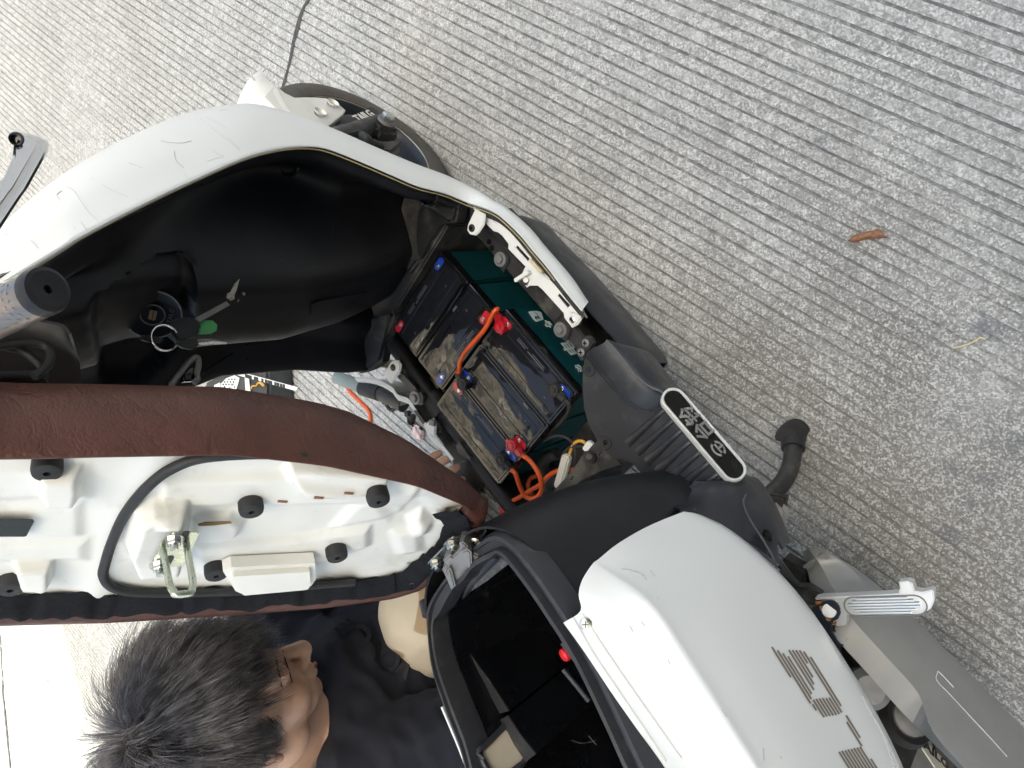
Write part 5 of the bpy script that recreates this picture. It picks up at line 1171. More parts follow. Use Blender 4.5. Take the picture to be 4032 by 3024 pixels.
# --- moulded white base: height field over the seat plane
def spoly(pts, zn, off=0.0): return [sxy(zn(*p), off) for p in pts]
def sdf(poly, x, y):
    d = 1e9; n = len(poly)
    for i in range(n):
        ax, ay = poly[i]; bx_, by_ = poly[(i + 1) % n]; ex, ey = bx_ - ax, by_ - ay
        t = max(0, min(1, ((x - ax) * ex + (y - ay) * ey) / (ex * ex + ey * ey + 1e-12))); d = min(d, math.hypot(x - ax - ex * t, y - ay - ey * t))
    return -d if inside(poly, x, y) else d
FEAT = [(spoly([(505, 1120), (540, 1070), (800, 1075), (1385, 1135), (1390, 1180), (1340, 1262), (690, 1275), (640, 1255)], K2, .006), .014, .005),
        (spoly([(140, 190), (168, 252), (283, 248), (298, 190), (292, 140), (150, 145)], L7, .006), .014, .005),
        (spoly([(55, 492), (75, 570), (165, 575), (188, 560), (188, 492)], L7, .006), .017, .004),
        (spoly([(480, 425), (515, 300), (575, 270), (688, 275), (700, 370), (680, 500), (510, 505)], L7, .012), .030, .006),
        (spoly([(735, 330), (860, 315), (905, 345), (890, 385), (820, 410), (720, 405)], L7, .004), .010, .007),
        (spoly([(600, 165), (1100, 150), (1400, 190), (1400, 255), (1000, 262), (600, 262)], L7), .008, .008),
        (spoly([(730, 420), (1150, 385), (1300, 360), (1380, 350), (1380, 420), (1200, 480), (900, 520), (760, 520)], L7), .007, .008),
        (spoly([(-300, 120), (130, 115), (320, 125), (330, 235), (-300, 240)], L7), .006, .010), (spoly([(-300, 270), (300, 260), (300, 380), (-300, 385)], L7), .005, .008), (spoly([(-300, 405), (320, 400), (320, 470), (-300, 480)], L7), .006, .010),
        (spoly([(1100, 1390), (1620, 1240), (1660, 1250), (1500, 1480), (900, 1590)], K2), .006, .008), (spoly([(1590, 1530), (1680, 1480), (1750, 1560), (1720, 1630), (1640, 1640)], K2), .010, .010),
        (spoly([(1900, 1440), (2060, 1430), (2050, 1490), (1930, 1500)], K2), -.008, .004), (spoly([(140, 400), (205, 395), (210, 405), (150, 410)], H5), -.006, .003),
        (spoly([(0, 110), (200, 80), (330, 190), (180, 200), (60, 190)], H5), -.005, .010), (spoly([(60, 240), (180, 220), (200, 330), (90, 350)], H5), .007, .010)]
FEAT = [(p, h, e * 1.7, min(a for a, _ in p) - .02, max(a for a, _ in p) + .02, min(b for _, b in p) - .02, max(b for _, b in p) + .02) for p, h, e in FEAT]
def base_h(s, y):
    h = .0045 * math.exp(-((s - .375) / .018) ** 2) + .0012 * nz((s * 26, y * 26, 0)) 
    for p, a, e, x0, x1, y0, y1 in FEAT:
        if x0 < s < x1 and y0 < y < y1:
            d = sdf(p, s, y); k = max(0, min(1, .5 - d / e)); h += a * k * k * (3 - 2 * k)
    return h
rows = []; NS, NY = 250, 104
for i in range(NS + 1):
    s = S_NOSE + (S_END - .012 - S_NOSE) * i / NS; a, b = edge_near(s) + .003, edge_far(s) - .012
    rows.append([sp_(s, a + (b - a) * j / NY, base_h(s, a + (b - a) * j / NY)) for j in range(NY + 1)])
base_me = grid(rows, angle=None)
base = obj('seat_base', base_me, M['base_white'], seat, 'milky white moulded plastic seat underside')
SBB = bvh(base_me)
# tall block reaching over the hem, far side
tb_ = [sp_(*sxy(L7(*p), .030), .030) for p in [(838, 545), (870, 530), (1185, 512), (1187, 575), (1170, 598), (1140, 605), (905, 627), (885, 618)]]
obj('base_block', prism(tb_, -SNR * .028, .007, 4), M['base_white'], base)
# dirty slots
obj('base_slot', prism([spx(L7(*p), .0125) for p in [(742, 345), (770, 337), (862, 335), (868, 340), (800, 348), (745, 350)]], SNR * .0012), pmat('brown_board', (.22, .13, .04), .8), base)
for p in [(470, 1378), (785, 1345), (1045, 1310)]:
    q = drape(SBB, K2(*p), .0006)
    if q: obj('base_slot', box(q, (.010, .003, .001), axes(SA, z=SNR)), M['leaf'], base)
# rubber seal
sl_ = [(660, 986), (560, 981), (440, 989), (372, 1012), (322, 1048), (272, 1108), (243, 1168), (227, 1218), (223, 1242), (234, 1262), (262, 1275), (330, 1281), (480, 1279), (600, 1271), (690, 1263), (765, 1257)]
P = [spx(p, .007) for p in sl_]; P0 = sp_(*sxy((960, 1085), .006), .006)
obj('rubber_seal', tube(spline(P, 5), .0052, 10), M['seal'], seat)
# rubber bumpers
for zn, p in ((L7, (178, 112)), (L7, (938, 262)), (K2, (1290, 1300)), (L7, (1258, 437)), (L7, (808, 503)), (L7, (42, 552))):
    q = drape(SBB, zn(*p), 0.0) or spx(zn(*p), .006)
    q = q - SNR * .004
    b = obj('bumper', lathe([(.0120, 0), (.0125, .012), (.0115, .0165), (.0100, .0175), (.0030, .0175), (.0026, .0120), (0, .0120)], q, SNR, 26), M['rubber'], seat)
# latch: plate, nuts, striker loop
LO = .034
lp = [spx(L7(*p), LO) for p in [(640, 376), (655, 371), (738, 368), (746, 376), (700, 480), (685, 497), (575, 508), (563, 500), (610, 400)]]
latch = obj('latch_plate', prism(lp, SNR * .0022, .0006), M['zinc'], seat, 'zinc latch plate with striker loop')
for p in [(652, 402), (598, 497)]:
    q = spx(L7(*p), LO + .0022)
    obj('nut', join(lathe([(0, 0), (.0095, 0), (.0095, .0014), (0, .0014)], q, SNR, 24), lathe([(0, .0014), (.0068, .0014), (.0068, .0062), (.0055, .0072), (0, .0072)], q, SNR, 6), lathe([(.0036, .0072), (.0036, .0125), (0, .0128)], q, SNR, 14)), M['steel'], latch)
for p in [(690, 392), (632, 485)]: 
    q = spx(L7(*p), LO + .0024); obj('plate_slot', prism(stadium(Vector((-.006, 0, 0)), Vector((.006, 0, 0)), .0034), (0, 0, .0004)), M['frame'], latch, mw=Matrix.Translation(q) @ axes(SY, z=SNR).to_4x4())
la, lb_ = spx(L7(608, 432), LO + .002), spx(L7(697, 412), LO + .002)
tipa, tipb = spx(L7(642, 600), LO + .060), spx(L7(728, 590), LO + .060)
da = (tipb - tipa).normalized()
P = [la, la.lerp(tipa, .5), la.lerp(tipa, .86), tipa + da * .002, tipa.lerp(tipb, .18) + (tipa - la).normalized() * .004, tipa.lerp(tipb, .82) + (tipa - la).normalized() * .004, tipb - da * .002, lb_.lerp(tipb, .86), lb_.lerp(tipb, .5), lb_]
obj('striker_loop', tube(spline(P, 5), .0033, 12), M['zinc'], latch)
# plain black sticker, staples, black rod
st_ = [spx(L7(*p), .0115) for p in [(-60, 326), (122, 328), (128, 335), (100, 388), (92, 392), (-60, 392)]]
obj('sticker', prism(st_, SNR * .0005), M['badge'], base)
for p0, p1 in (((138, 506), (172, 500)), ((240, 490), (262, 478))):
    a, b = spx(H5(*p0), .013), spx(H5(*p1), .013); obj('staple', tube([a, b], .0008, 6), M['steel'], seat)
a, b = spx(L7(1185, 575), .012), spx(L7(1330, 562), .012)
obj('hem_rod', tube([a, b], .0035, 8), M['rubber'], seat)
# hinge
hg = thing('seat_hinge', None, None, SH); hg.parent = scooter; hg.matrix_parent_inverse = _wm(scooter).inverted()
HO = .016
hp = [spx(H5(*p), HO) for p in [(235, 405), (245, 385), (320, 310), (330, 285), (360, 265), (440, 250), (455, 265), (490, 300), (480, 330), (430, 345), (390, 310), (380, 330), (330, 380), (300, 440), (255, 450)]]
obj('hinge_plate', prism(hp, SNR * .0025, .0008), M['steel'], hg)
for p in [(352, 303), (272, 398)]:
    q = spx(H5(*p), HO + .0025)
    obj('nut', join(lathe([(0, 0), (.0100, 0), (.0100, .0014), (0, .0014)], q, SNR, 24), lathe([(0, .0014), (.0068, .0014), (.0068, .0062), (.0055, .0072), (0, .0072)], q, SNR, 6), lathe([(.0036, .0072), (.0036, .0115), (0, .0118)], q, SNR, 14)), M['steel'], hg)
q = spx(H5(466, 303), HO + .012); phillips(q, Vector((-.5, -.2, .8)), hg, .0075, 'steel'); obj('pin', cyl(q, q + Vector((.012, .004, -.03)), .0055), M['steel'], hg)
HB = Vector((-.118, 0, .665)); HN = Vector((-.55, -.10, .83)).normalized()
cb2 = [UP(H5(*p), HB, HN) for p in [(305, 440), (325, 415), (310, 395), (345, 362), (358, 372), (395, 335), (390, 305), (412, 300), (440, 325), (455, 350), (500, 370), (455, 445), (400, 510), (352, 545), (330, 490)]]
hb = obj('hinge_block', prism(cb2, -HN * .030, .003), M['castgrey'], hg)
for pts in ([(318, 465), (340, 430), (352, 440), (372, 520), (350, 540)], [(398, 350), (430, 335), (450, 350), (455, 420), (440, 445)]):
    obj('hinge_lug', prism([UP(H5(*p), HB + HN * .008, HN) for p in pts], -HN * .010, .002), M['castgrey'], hb)

# ---------------------------------------------------------------- handlebar, grip, lever, cables, keys
bar_ = thing('handlebar', None, None, (.25, 0, 1.0)); bar_.parent = scooter; bar_.matrix_parent_inverse = _wm(scooter).inverted()
g0 = UY(K1(392, 430), -.30); gd = Vector((.06, .10, .022)).normalized()
def grip_mat():
    m = pmat('brushed_metal_grip', (0.26, 0.23, 0.215), .36, metal=.9, var=.1, vscale=25); return m
M['grip'] = grip_mat()
obj('grip_cap', lathe([(0, -.001), (.0026, -.001), (.0030, .0035), (.0125, .0050), (.0155, .0035), (.0166, -.001), (.0166, -.006), (.0150, -.008)], g0, -gd, 36), M['black'], bar_)
gr_ = obj('grip', lathe([(.0158, 0), (.0163, .004), (.0166, .03), (.0166, .11), (.0160, .12), (.0110, .121), (.0110, .30)], g0 + gd * .006, gd, 36), M['grip'], bar_)
x, y, z = frame(gd)
bm = bmesh.new()
for k in range(10):
    for j in range(18):
        a = 2 * math.pi * (j + .5 * (k % 2)) / 18; c = g0 + gd * (.016 + .0062 * k); r_ = .0167
        e = x * math.cos(a) + y * math.sin(a); t = x * -math.sin(a) + y * math.cos(a); p = c + e * r_
        q = [bm.verts.new(p + gd * u * .0012 + t * v * .0014 + e * w_) for u, v, w_ in ((-1, -.4, 0), (0, -1, 0), (1, 0, 0), (0, 1, 0), (-1, .4, 0))]
        bm.faces.new(q)
obj('grip_dimple', from_bm(bm, False), M['castgrey'], gr_)
# lever with a hole at its end
lz = UY(Z1(150, 950), -.33)
lo = [UY(Z1(*p), -.33) for p in [(75, 870), (120, 850), (200, 870), (262, 900), (272, 935), (262, 980), (200, 1090), (120, 1230), (95, 1260), (0, 1400), (-200, 1700), (-330, 1620), (-100, 1260), (0, 1140), (60, 1010), (65, 930)]]
lev = obj('brake_lever', prism(lo, Vector((.012, .010, -.014)), .004, 3), M['chrome'], bar_, 'chromed brake lever with a hole through its end')
q = UY(Z1(100, 915), -.33); n_ = (CAM - q).normalized(); obj('lever_hole', lathe([(.0, -.004), (.0028, -.004), (.0034, .0006), (.0046, .0012), (.0052, -.001)], q - Vector((.0, .002, 0)), Vector((-.4, -.35, .45)), 20), M['bat_black'], lev)
# centre cover of the handlebar and cables
cv = [[UY(K1(*p), y) for p, y in r] for r in ([((-120, 560), -.11), ((120, 640), -.11), ((420, 690), -.11), ((560, 730), -.105), ((620, 800), -.10)], [((-120, 800), -.08), ((120, 800), -.08), ((420, 800), -.08), ((580, 850), -.075), ((650, 900), -.07)],
     [((-120, 1000), -.05), ((120, 1000), -.05), ((420, 1000), -.05), ((600, 1020), -.045), ((690, 1040), -.04)], [((-120, 1300), -.01), ((120, 1300), -.01), ((420, 1300), -.01), ((620, 1300), -.005), ((700, 1300), 0)], [((-120, 1600), .04), ((120, 1600), .04), ((420, 1600), .04), ((620, 1600), .04), ((700, 1600), .05)])]
obj('bar_cover', grid([spline(r, 4) for r in zip(*[spline(c, 3) for c in zip(*cv)])] if False else [spline(r, 4) for r in cv], thick=-.003, angle=60), pmat('grey_smooth_plastic', (.060, .060, .064), .42, var=.15, scratch=.5, scol=(.15, .15, .15)), bar_)
for pts, yy, r in (([(-60, 915), (60, 900), (200, 885), (330, 890), (410, 925), (440, 985), (425, 1070), (360, 1130), (300, 1180)], -.105, .0040), ([(-40, 900), (90, 930), (200, 960), (300, 1030), (370, 1110), (385, 1180), (370, 1220)], -.095, .0036), ([(-60, 1180), (100, 1165), (250, 1170), (390, 1180)], -.09, .0050), ([(-50, 1210), (120, 1205), (260, 1200), (380, 1215)], -.085, .0040)):
    obj('cable', tube(spline([UY(K1(*p), yy) for p in pts], 5), r, 10), M['rubber'], bar_)
hk = [UY(K1(*p), -.02) for p in [(1490, 1250), (1560, 1160), (1640, 1060), (1690, 1015), (1725, 1020), (1730, 1080), (1715, 1150), (1720, 1200), (1690, 1230)]]
obj('bag_hook', tube(spline(hk, 4), .0035, 8), M['castgrey'], scooter); obj('hook_latch', prism([UY(K1(*p), -.015) for p in [(1590, 1150), (1640, 1100), (1720, 1080), (1730, 1170), (1690, 1215), (1610, 1220)]], (.006, .01, 0), .002), M['bat_black'], scooter)
# bunch of keys hanging by the lock
def KP(p, y=-.048): return UY(K1(*p), y)
keys = thing('key_bunch', 'bunch of keys with a split ring and a green tag below the lock', 'keys', KP((1440, 840)))
kc = KP((1435, 840)); kn = (CAM - kc).normalized(); kx = (KP((1530, 790)) - KP((1340, 890))).normalized(); ky = kn.cross(kx)
rr = (KP((1460, 740)) - KP((1420, 940))).length / 2
obj('split_ring', tube([kc + (kx * math.cos(2 * math.pi * k / 40) * .92 + ky * math.sin(2 * math.pi * k / 40)) * rr + kn * .0012 * math.sin(4 * math.pi * k / 40) for k in range(40)], .0011, 8, closed=True), M['chrome'], keys)
obj('key_bow', prism([KP(p) for p in [(1480, 700), (1560, 665), (1660, 660), (1730, 690), (1750, 740), (1700, 820), (1610, 860), (1560, 860), (1500, 790)]], Vector((.003, .004, 0)), .0012), M['black'], keys)
kb = obj('key_blade', prism([KP(p, -.049) for p in [(1700, 670), (1975, 522), (2005, 555), (1740, 705)]], Vector((.0012, .0018, 0)), .0004), M['castgrey'], keys)
obj('key_tag', prism([KP(p, -.044) for p in [(1745, 700), (1800, 685), (1860, 690), (1897, 730), (1890, 780), (1840, 808), (1730, 815), (1740, 760)]], Vector((.002, .002, 0)), .0008), M['green'], keys)
obj('key_bow', prism([KP(p) for p in [(1530, 890), (1640, 850), (1720, 845), (1735, 900), (1690, 945), (1600, 930)]], Vector((.003, .004, 0)), .0012), M['black'], keys)
obj('key_blade', prism([KP(p) for p in [(1730, 885), (1860, 870), (1980, 880), (1970, 895), (1880, 895), (1730, 903)]], Vector((.001, .0015, 0)), .0003), M['steel'], keys)
obj('key_blade', prism([KP(p, -.046) for p in [(1725, 850), (1850, 850), (1965, 875), (1940, 882), (1850, 870), (1730, 870)]], Vector((.001, .0015, 0)), .0003), M['castgrey'], keys)
obj('key_fob', prism([KP(p, -.044) for p in [(1225, 840), (1270, 815), (1340, 820), (1430, 850), (1400, 890), (1300, 880), (1240, 860)]], Vector((.004, .004, 0)), .0012), M['black'], keys)
# ---------------------------------------------------------------- the man crouching on the far side
HR = Matrix(((.8715, -.3075, .3821), (.4829, .6741, -.5590), (-.0857, .6716, .7359))); HC = Vector((-.058, .376, .787))
def hw_(x, y, z): return HC + HR @ Vector((x, y, z))
def ellip(c, r, rot=None, n=20):
    bm = bmesh.new(); bmesh.ops.create_uvsphere(bm, u_segments=n, v_segments=n // 2 + 2, radius=1.0)
    m = Matrix.Diagonal((r[0], r[1], r[2], 1))
    if rot is not None: m = rot.to_4x4() @ m
    bmesh.ops.transform(bm, matrix=Matrix.Translation(Vector(c)) @ m, verts=bm.verts)
    me = bpy.data.meshes.new('e'); bm.to_mesh(me); bm.free(); return me
def capsule(pts, rs, n=16):
    P = [Vector(p) for p in pts]; Q = spline(P, 5); L = len(Q); R = []
    for i in range(L):
        t = i / (L - 1) * (len(rs) - 1); k = min(int(t), len(rs) - 2); R.append(rs[k] + (rs[k + 1] - rs[k]) * (t - k))
    ms = [tube(Q, R, n)] + [ellip(P[0], (rs[0],) * 3), ellip(P[-1], (rs[-1],) * 3)]
    return join(*ms)
def fuse(ms, vox, iters, fac=.5):
    me = join(*ms); o = bpy.data.objects.new('f', me); COL.objects.link(o)
    r = o.modifiers.new('r', 'REMESH'); r.mode = 'VOXEL'; r.voxel_size = vox; r.use_smooth_shade = True
    s = o.modifiers.new('s', 'SMOOTH'); s.factor = fac; s.iterations = iters
    bpy.context.view_layer.update()
    out = bpy.data.meshes.new_from_object(o.evaluated_get(bpy.context.evaluated_depsgraph_get()))
    bpy.data.objects.remove(o); return finish(out, True, None)
def he(c, r, rx=0): # ellipsoid in head space
    return ellip(hw_(*c), r, HR @ Matrix.Rotation(rx, 3, 'X'), 24)
def hcap(pts, rs): return capsule([hw_(*p) for p in pts], rs)
FD = Vector((.42, -.90, 0)).normalized(); RT = Vector((-.90, -.42, 0)).normalized(); UPV = Vector((0, 0, 1))
NECK = Vector((-.085, .455, .625)); CHEST = Vector((-.10, .50, .50)); PEL = Vector((-.13, .62, .24))
RS = Vector((-.215, .425, .615)); LS = Vector((.055, .555, .605)); RE = Vector((-.315, .29, .47)); RH = Vector((-.20, .17, .40)); LE = Vector((.15, .40, .42)); LH = UZ(B2(545, 1085), .372) + Vector((.010, .140, -.004))
head = [he((0, .012, .030), (.076, .096, .092)), he((0, -.030, -.030), (.062, .060, .082)), he((0, -.052, -.082), (.040, .036, .032)), he((0, -.068, -.104), (.021, .018, .016)),
        he((.040, -.050, -.030), (.026, .034, .030)), he((-.040, -.050, -.030), (.026, .034, .030)), he((0, -.068, .040), (.056, .024, .040)), he((.050, .0, -.070), (.022, .040, .036)), he((-.050, .0, -.070), (.022, .040, .036)),
        hcap([(0, -.086, .012), (0, -.100, -.014), (0, -.113, -.034)], [.0085, .0098, .0120]), he((0, -.112, -.037), (.0145, .0130, .0130)), he((.0125, -.100, -.041), (.0085, .0110, .0080)), he((-.0125, -.100, -.041), (.0085, .0110, .0080)),
        he((.030, -.082, .024), (.026, .010, .0065)), he((-.030, -.082, .024), (.026, .010, .0065)), he((.030, -.077, .006), (.0150, .0120, .0105)), he((-.030, -.077, .006), (.0150, .0120, .0105)),
        he((0, -.092, -.0655), (.0215, .0100, .0062)), he((0, -.091, -.0760), (.0185, .0105, .0068)), he((0, -.088, -.055), (.020, .010, .014)),
        hcap([(0, .030, -.03), (0, .040, -.10), (0, .05, -.16)], [.056, .056, .060])]
for sg in (1, -1):
    head += [he((sg * .079, .016, -.012), (.0075, .018, .031), 0.25), he((sg * .083, .020, .008), (.0060, .017, .018)), he((sg * .078, .010, -.036), (.0065, .009, .010))]
def finger(pts, r): return capsule(pts, [r, r * .95, r * .85])
LHv = [LH, LH + Vector((-.004, -.03, .006))]
body_parts = head + [capsule([hw_(0, .045, -.13), NECK, NECK + Vector((-.01, .03, -.05))], [.060, .064, .075])]
torso = [capsule([NECK + Vector((0, .02, -.03)), CHEST, (CHEST + PEL) / 2, PEL], [.085, .135, .14, .15], 20), capsule([RS, NECK + Vector((0, .015, -.035)), LS], [.062, .072, .062])]
armR = capsule([RS, RS.lerp(RE, .5), RE], [.054, .048, .040]); foreR = capsule([RE, RE.lerp(RH, .5), RH], [.040, .037, .028])
armL = capsule([LS, LS.lerp(LE, .5), LE], [.054, .048, .040]); foreL = capsule([LE, LE.lerp(LH, .5), LH], [.040, .036, .027])
# left hand resting on the far frame rail: palm, four fingers, thumb
pal = ellip(LH + Vector((-.004, -.028, .0)), (.040, .036, .017)); hand = [pal]
for k, (dx, ln_) in enumerate(((-.034, .062), (-.012, .072), (.010, .068), (.030, .055))):
    b = LH + Vector((dx, -.050, .004)); tip = UZ(B2(480 + 0, 1000), .38)
    hand.append(finger([b, b + Vector((-.004, -ln_ * .45, .010)), b + Vector((-.006, -ln_ * .75, .000)), b + Vector((-.006, -ln_ * .85, -.016))], .0088))
hand.append(finger([LH + Vector((-.036, -.010, 0)), LH + Vector((-.058, -.036, .002)), LH + Vector((-.062, -.058, -.006))], .0098))
rhand = [ellip(RH + Vector((.03, -.03, 0)), (.036, .042, .018))]
for k, dx in enumerate((-.028, -.009, .010, .028)):
    b = RH + Vector((.03 + dx, -.062, 0)); rhand.append(finger([b, b + Vector((0, -.03, .006)), b + Vector((0, -.05, -.006))], .0088))
rhand.append(finger([RH + Vector((.06, -.01, 0)), RH + Vector((.082, -.034, 0)), RH + Vector((.086, -.055, -.004))], .0098))
body_me = fuse(body_parts + torso + [armR, foreR, armL, foreL] + hand + rhand, .0027, 10)
person = thing('person', 'person with spiky dark hair crouching behind the scooter in a black T-shirt', 'person', (PEL.x, PEL.y, 0))
body = obj('body', body_me, M['skin'], person)
BDB = bvh(body_me)
# lips, closed lids, brows
def hdr(pts, r, mat, n=5, off=.0):
    return obj('face_line', tube(spline([hw_(*p) for p in pts], n), r, 6), mat, body)
for sg in (1, -1):
    P = [drape(BDB, FC(*p), .0006) for p in [(270, 332), (280, 370), (292, 410), (305, 450), (318, 492)]] if sg < 0 else []
    P = [p for p in P if p]
    if len(P) > 3: obj('eyelashes', tube(spline(P, 4), .0010, 6), M['hair'], body)
P = [drape(BDB, FC(*p), .0004) for p in [(422, 352), (430, 370), (434, 392), (430, 415)]]
if all(P): obj('lips', tube(spline(P, 4), [.0022 + .0022 * math.sin(math.pi * i / 12) for i in range(13)], 8), M['lips'], body)
# --- clothes
def folds(me, amp, seed, sc_=(14, 14, 30)):
    N_ = [v.normal.copy() for v in me.vertices]; out = []
    for v, nv in zip(me.vertices, N_):
        p = v.co; d = nz((p.x * sc_[0] + p.z * 9, p.y * sc_[1], p.z * sc_[2]), 1.0, seed); e = nz((p.x * 30, p.y * 30 + p.z * 22, p.z * 18), 1.0, seed + 3)
        ridge = (1 - abs(d) * 2.2); q = p + nv * (amp * (ridge * .8 + e * .5)); out += [q.x, q.y, q.z]
    me.vertices.foreach_set('co', out); me.update(); return finish(me, True, None)
sleeveR = capsule([RS, RS.lerp(RE, .45), RS.lerp(RE, .80)], [.078, .080, .082]); sleeveL = capsule([LS, LS.lerp(LE, .45), LS.lerp(LE, .80)], [.074, .076, .078])
sh_me2 = fuse([capsule([NECK + Vector((.01, .005, -.055)), CHEST + FD * .02, (CHEST + PEL) / 2 + FD * .03, PEL], [.100, .165, .175, .175], 24), capsule([RS, NECK + Vector((.005, .005, -.055)), LS], [.076, .082, .076]), sleeveR, sleeveL], .0075, 10)
folds(sh_me2, .0105, 1.3)
shirt = obj('tee_shirt', sh_me2, M['shirt'], person, 'black T-shirt with a raised black chest print')
SHT = bvh(sh_me2)
cl = [NECK + Vector((.012, -.006, .002)) + (RT * math.cos(a) * .082 + (FD * .92 + UPV * -.55) * math.sin(a) * .080) for a in [2 * math.pi * k / 28 for k in range(28)]]
obj('collar', tube(cl, .008, 8, closed=True), M['shirt'], person)
def kneecap(sg, K, hip, foot): return [capsule([hip, hip.lerp(K, .5), K], [.105, .095, .078]), capsule([K, K.lerp(foot, .5), foot], [.076, .068, .055])]
RK = Vector((-.085, .30, .475)); LK = Vector((.13, .37, .45))
pan = fuse(kneecap(1, RK, PEL + RT * .10 + Vector((0, 0, .02)), Vector((-.16, .44, .09))) + kneecap(-1, LK, PEL - RT * .10 + Vector((0, 0, .02)), Vector((.14, .53, .09))) + [ellip(PEL, (.17, .15, .13))], .008, 8)
folds(pan, .004, 7.1, (18, 18, 12))
def trousers_mat():
    m = pmat('beige_camouflage_cotton', (0.52, 0.46, 0.36), .9, var=.06, bump=.4, bscale=800, spec=.2); nt = m.node_tree; b = nt.nodes['Principled BSDF']; src = b.inputs['Base Color'].links[0].from_socket
    tc = nd(nt, 'ShaderNodeTexCoord').outputs['Object']
    f = ramp(nt, noise(nt, tc, 14.0, 1.0, .4, .4), [(.56, 0.0), (.575, 1.0)]); nt.links.new(mixc(nt, f, src, (.34, .25, .16)), b.inputs['Base Color']); return m
M['trousers'] = trousers_mat()
obj('trousers', pan, M['trousers'], person, 'beige trousers with tan blotches')
for sg, ft in ((1, Vector((-.16, .42, .0))), (-1, Vector((.14, .51, .0)))):
    sh = fuse([ellip(ft + FD * .06 + Vector((0, 0, .04)), (.045, .045, .038)), capsule([ft - FD * .05 + Vector((0, 0, .045)), ft + FD * .02 + Vector((0, 0, .045)), ft + FD * .12 + Vector((0, 0, .034))], [.042, .044, .033])], .006, 4)
    obj('shoe', sh, M['rubber'], person)
# raised letters across the chest
for ch, p in (('V', (880, 415)), ('O', (808, 372)), ('I', (745, 335)), ('C', (665, 262)), ('E', (590, 218))):
    q = drape(SHT, FC(*p), .0015)
    if q:
        n_ = SHT.find_nearest(q)[1]; n_ = n_ if n_.dot(ray(FC(*p))) < 0 else -n_
        dx = (UP(FC(p[0] - 80, p[1] - 58), q, n_) - q)
        obj('lettering', text_mesh(ch, .050, q, dx, n_.cross(dx), .0010, bold=.001), M['print_black'], shirt)
# --- hair
rnd = random.Random(11)
def hair_mesh(clumps, per, seed):
    rn = random.Random(seed); vs, fs = [], []
    c0 = Vector((0, .014, .032)); R_ = Vector((.0785, .0985, .0955))
    made = 0; tries = 0
    while made < clumps and tries < clumps * 20:
        tries += 1
        u = rn.uniform(-1, 1); th = rn.uniform(0, 2 * math.pi); q = Vector((math.sqrt(1 - u * u) * math.cos(th), math.sqrt(1 - u * u) * math.sin(th), u))
        p = c0 + Vector((q.x * R_.x, q.y * R_.y, q.z * R_.z))
        # hairline: forehead above z=.065 in front, sides to ear level, nape behind
        lim = .068 if p.y < -.045 else (.068 + (p.y + .045) / .05 * -.060 if p.y < .005 else (.008 - (p.y - .005) * .9))
        side = abs(p.x) > .060 and -.030 < p.y < .0 and p.z > -.028       # sideburn
        if p.z < lim and not side: continue
        made += 1
        n_ = Vector((q.x / R_.x, q.y / R_.y, q.z / R_.z)).normalized()
        top = max(0, (p.z - .03) / .10); length = (.026 + .050 * top) * rn.uniform(.75, 1.25)
        if side and p.z < lim: length = .014
        swirl = Vector((0, .055, .10))                       # crown of the head, strands lead away from it
        flow = (p - swirl); flow = flow - n_ * flow.dot(n_); flow = flow.normalized() if flow.length > 1e-4 else Vector((0, -1, 0))
        flow = (flow + Vector((.25 * nz((p.x * 22, p.y * 22, p.z * 22), 1, 2), -.35 * (p.y < .06), .0)) + Vector((rn.gauss(0, .22), rn.gauss(0, .22), rn.gauss(0, .15)))); flow = (flow - n_ * flow.dot(n_)).normalized()
        lift = .85 + .5 * rn.random() if p.y > -.01 and p.z > .03 else .55 + .3 * rn.random()
        if side: lift = .12; flow = Vector((0, .3, -1))
        tipc = p + n_ * length * lift * .62 + flow * length * (.80 if not side else .8)
        mid = p + n_ * length * lift * .62 + flow * length * .22
        for k in range(per):
            jr = Vector((rn.gauss(0, 1), rn.gauss(0, 1), rn.gauss(0, 1)))
            a = p + (jr - n_ * jr.dot(n_)) * .0050 - n_ * .003; m_ = mid + jr * .0040; t_ = tipc + jr * .0030 + flow * rn.uniform(-.010, .014)
            grav = Vector((0, -.15, -1)) * length * .10
            P = [hw_(*((1 - t) ** 3 * a + 3 * (1 - t) ** 2 * t * (a.lerp(m_, .75)) + 3 * (1 - t) * t * t * m_.lerp(t_, .35) + t ** 3 * (t_ + grav))) for t in (0, .2, .4, .6, .8, 1)]
            b0 = len(vs); r0 = rn.uniform(.00026, .00046); d = (P[-1] - P[0]).normalized(); s1 = d.orthogonal().normalized(); s2 = d.cross(s1)
            for i, pp in enumerate(P):
                r = r0 * (1 - .85 * (i / 5) ** 2)
                for j in range(3): an = j * 2.0944; vs.append(pp + (s1 * math.cos(an) + s2 * math.sin(an)) * r)
            for i in range(5):
                for j in range(3): fs.append((b0 + i * 3 + j, b0 + i * 3 + (j + 1) % 3, b0 + i * 3 + 3 + (j + 1) % 3, b0 + i * 3 + 3 + j))
    me = bpy.data.meshes.new('h'); me.from_pydata(vs, [], fs); me.update()
    me.polygons.foreach_set('use_smooth', [True] * len(me.polygons)); return me
def hair_shader():
    m = bpy.data.materials.new('dark_strands'); m.use_nodes = True; nt = m.node_tree; b = nt.nodes['Principled BSDF']
    tc = nd(nt, 'ShaderNodeTexCoord').outputs['Object']
    c = ramp(nt, noise(nt, tc, 55.0, 3.0, .6), [(.32, (.024, .022, .025)), (.50, (.070, .066, .075)), (.66, (.20, .19, .205))]); nt.links.new(c, b.inputs['Base Color'])
    b.inputs['Roughness'].default_value = .32; b.inputs['Specular IOR Level'].default_value = 1.0; return m
M['strands'] = hair_shader()
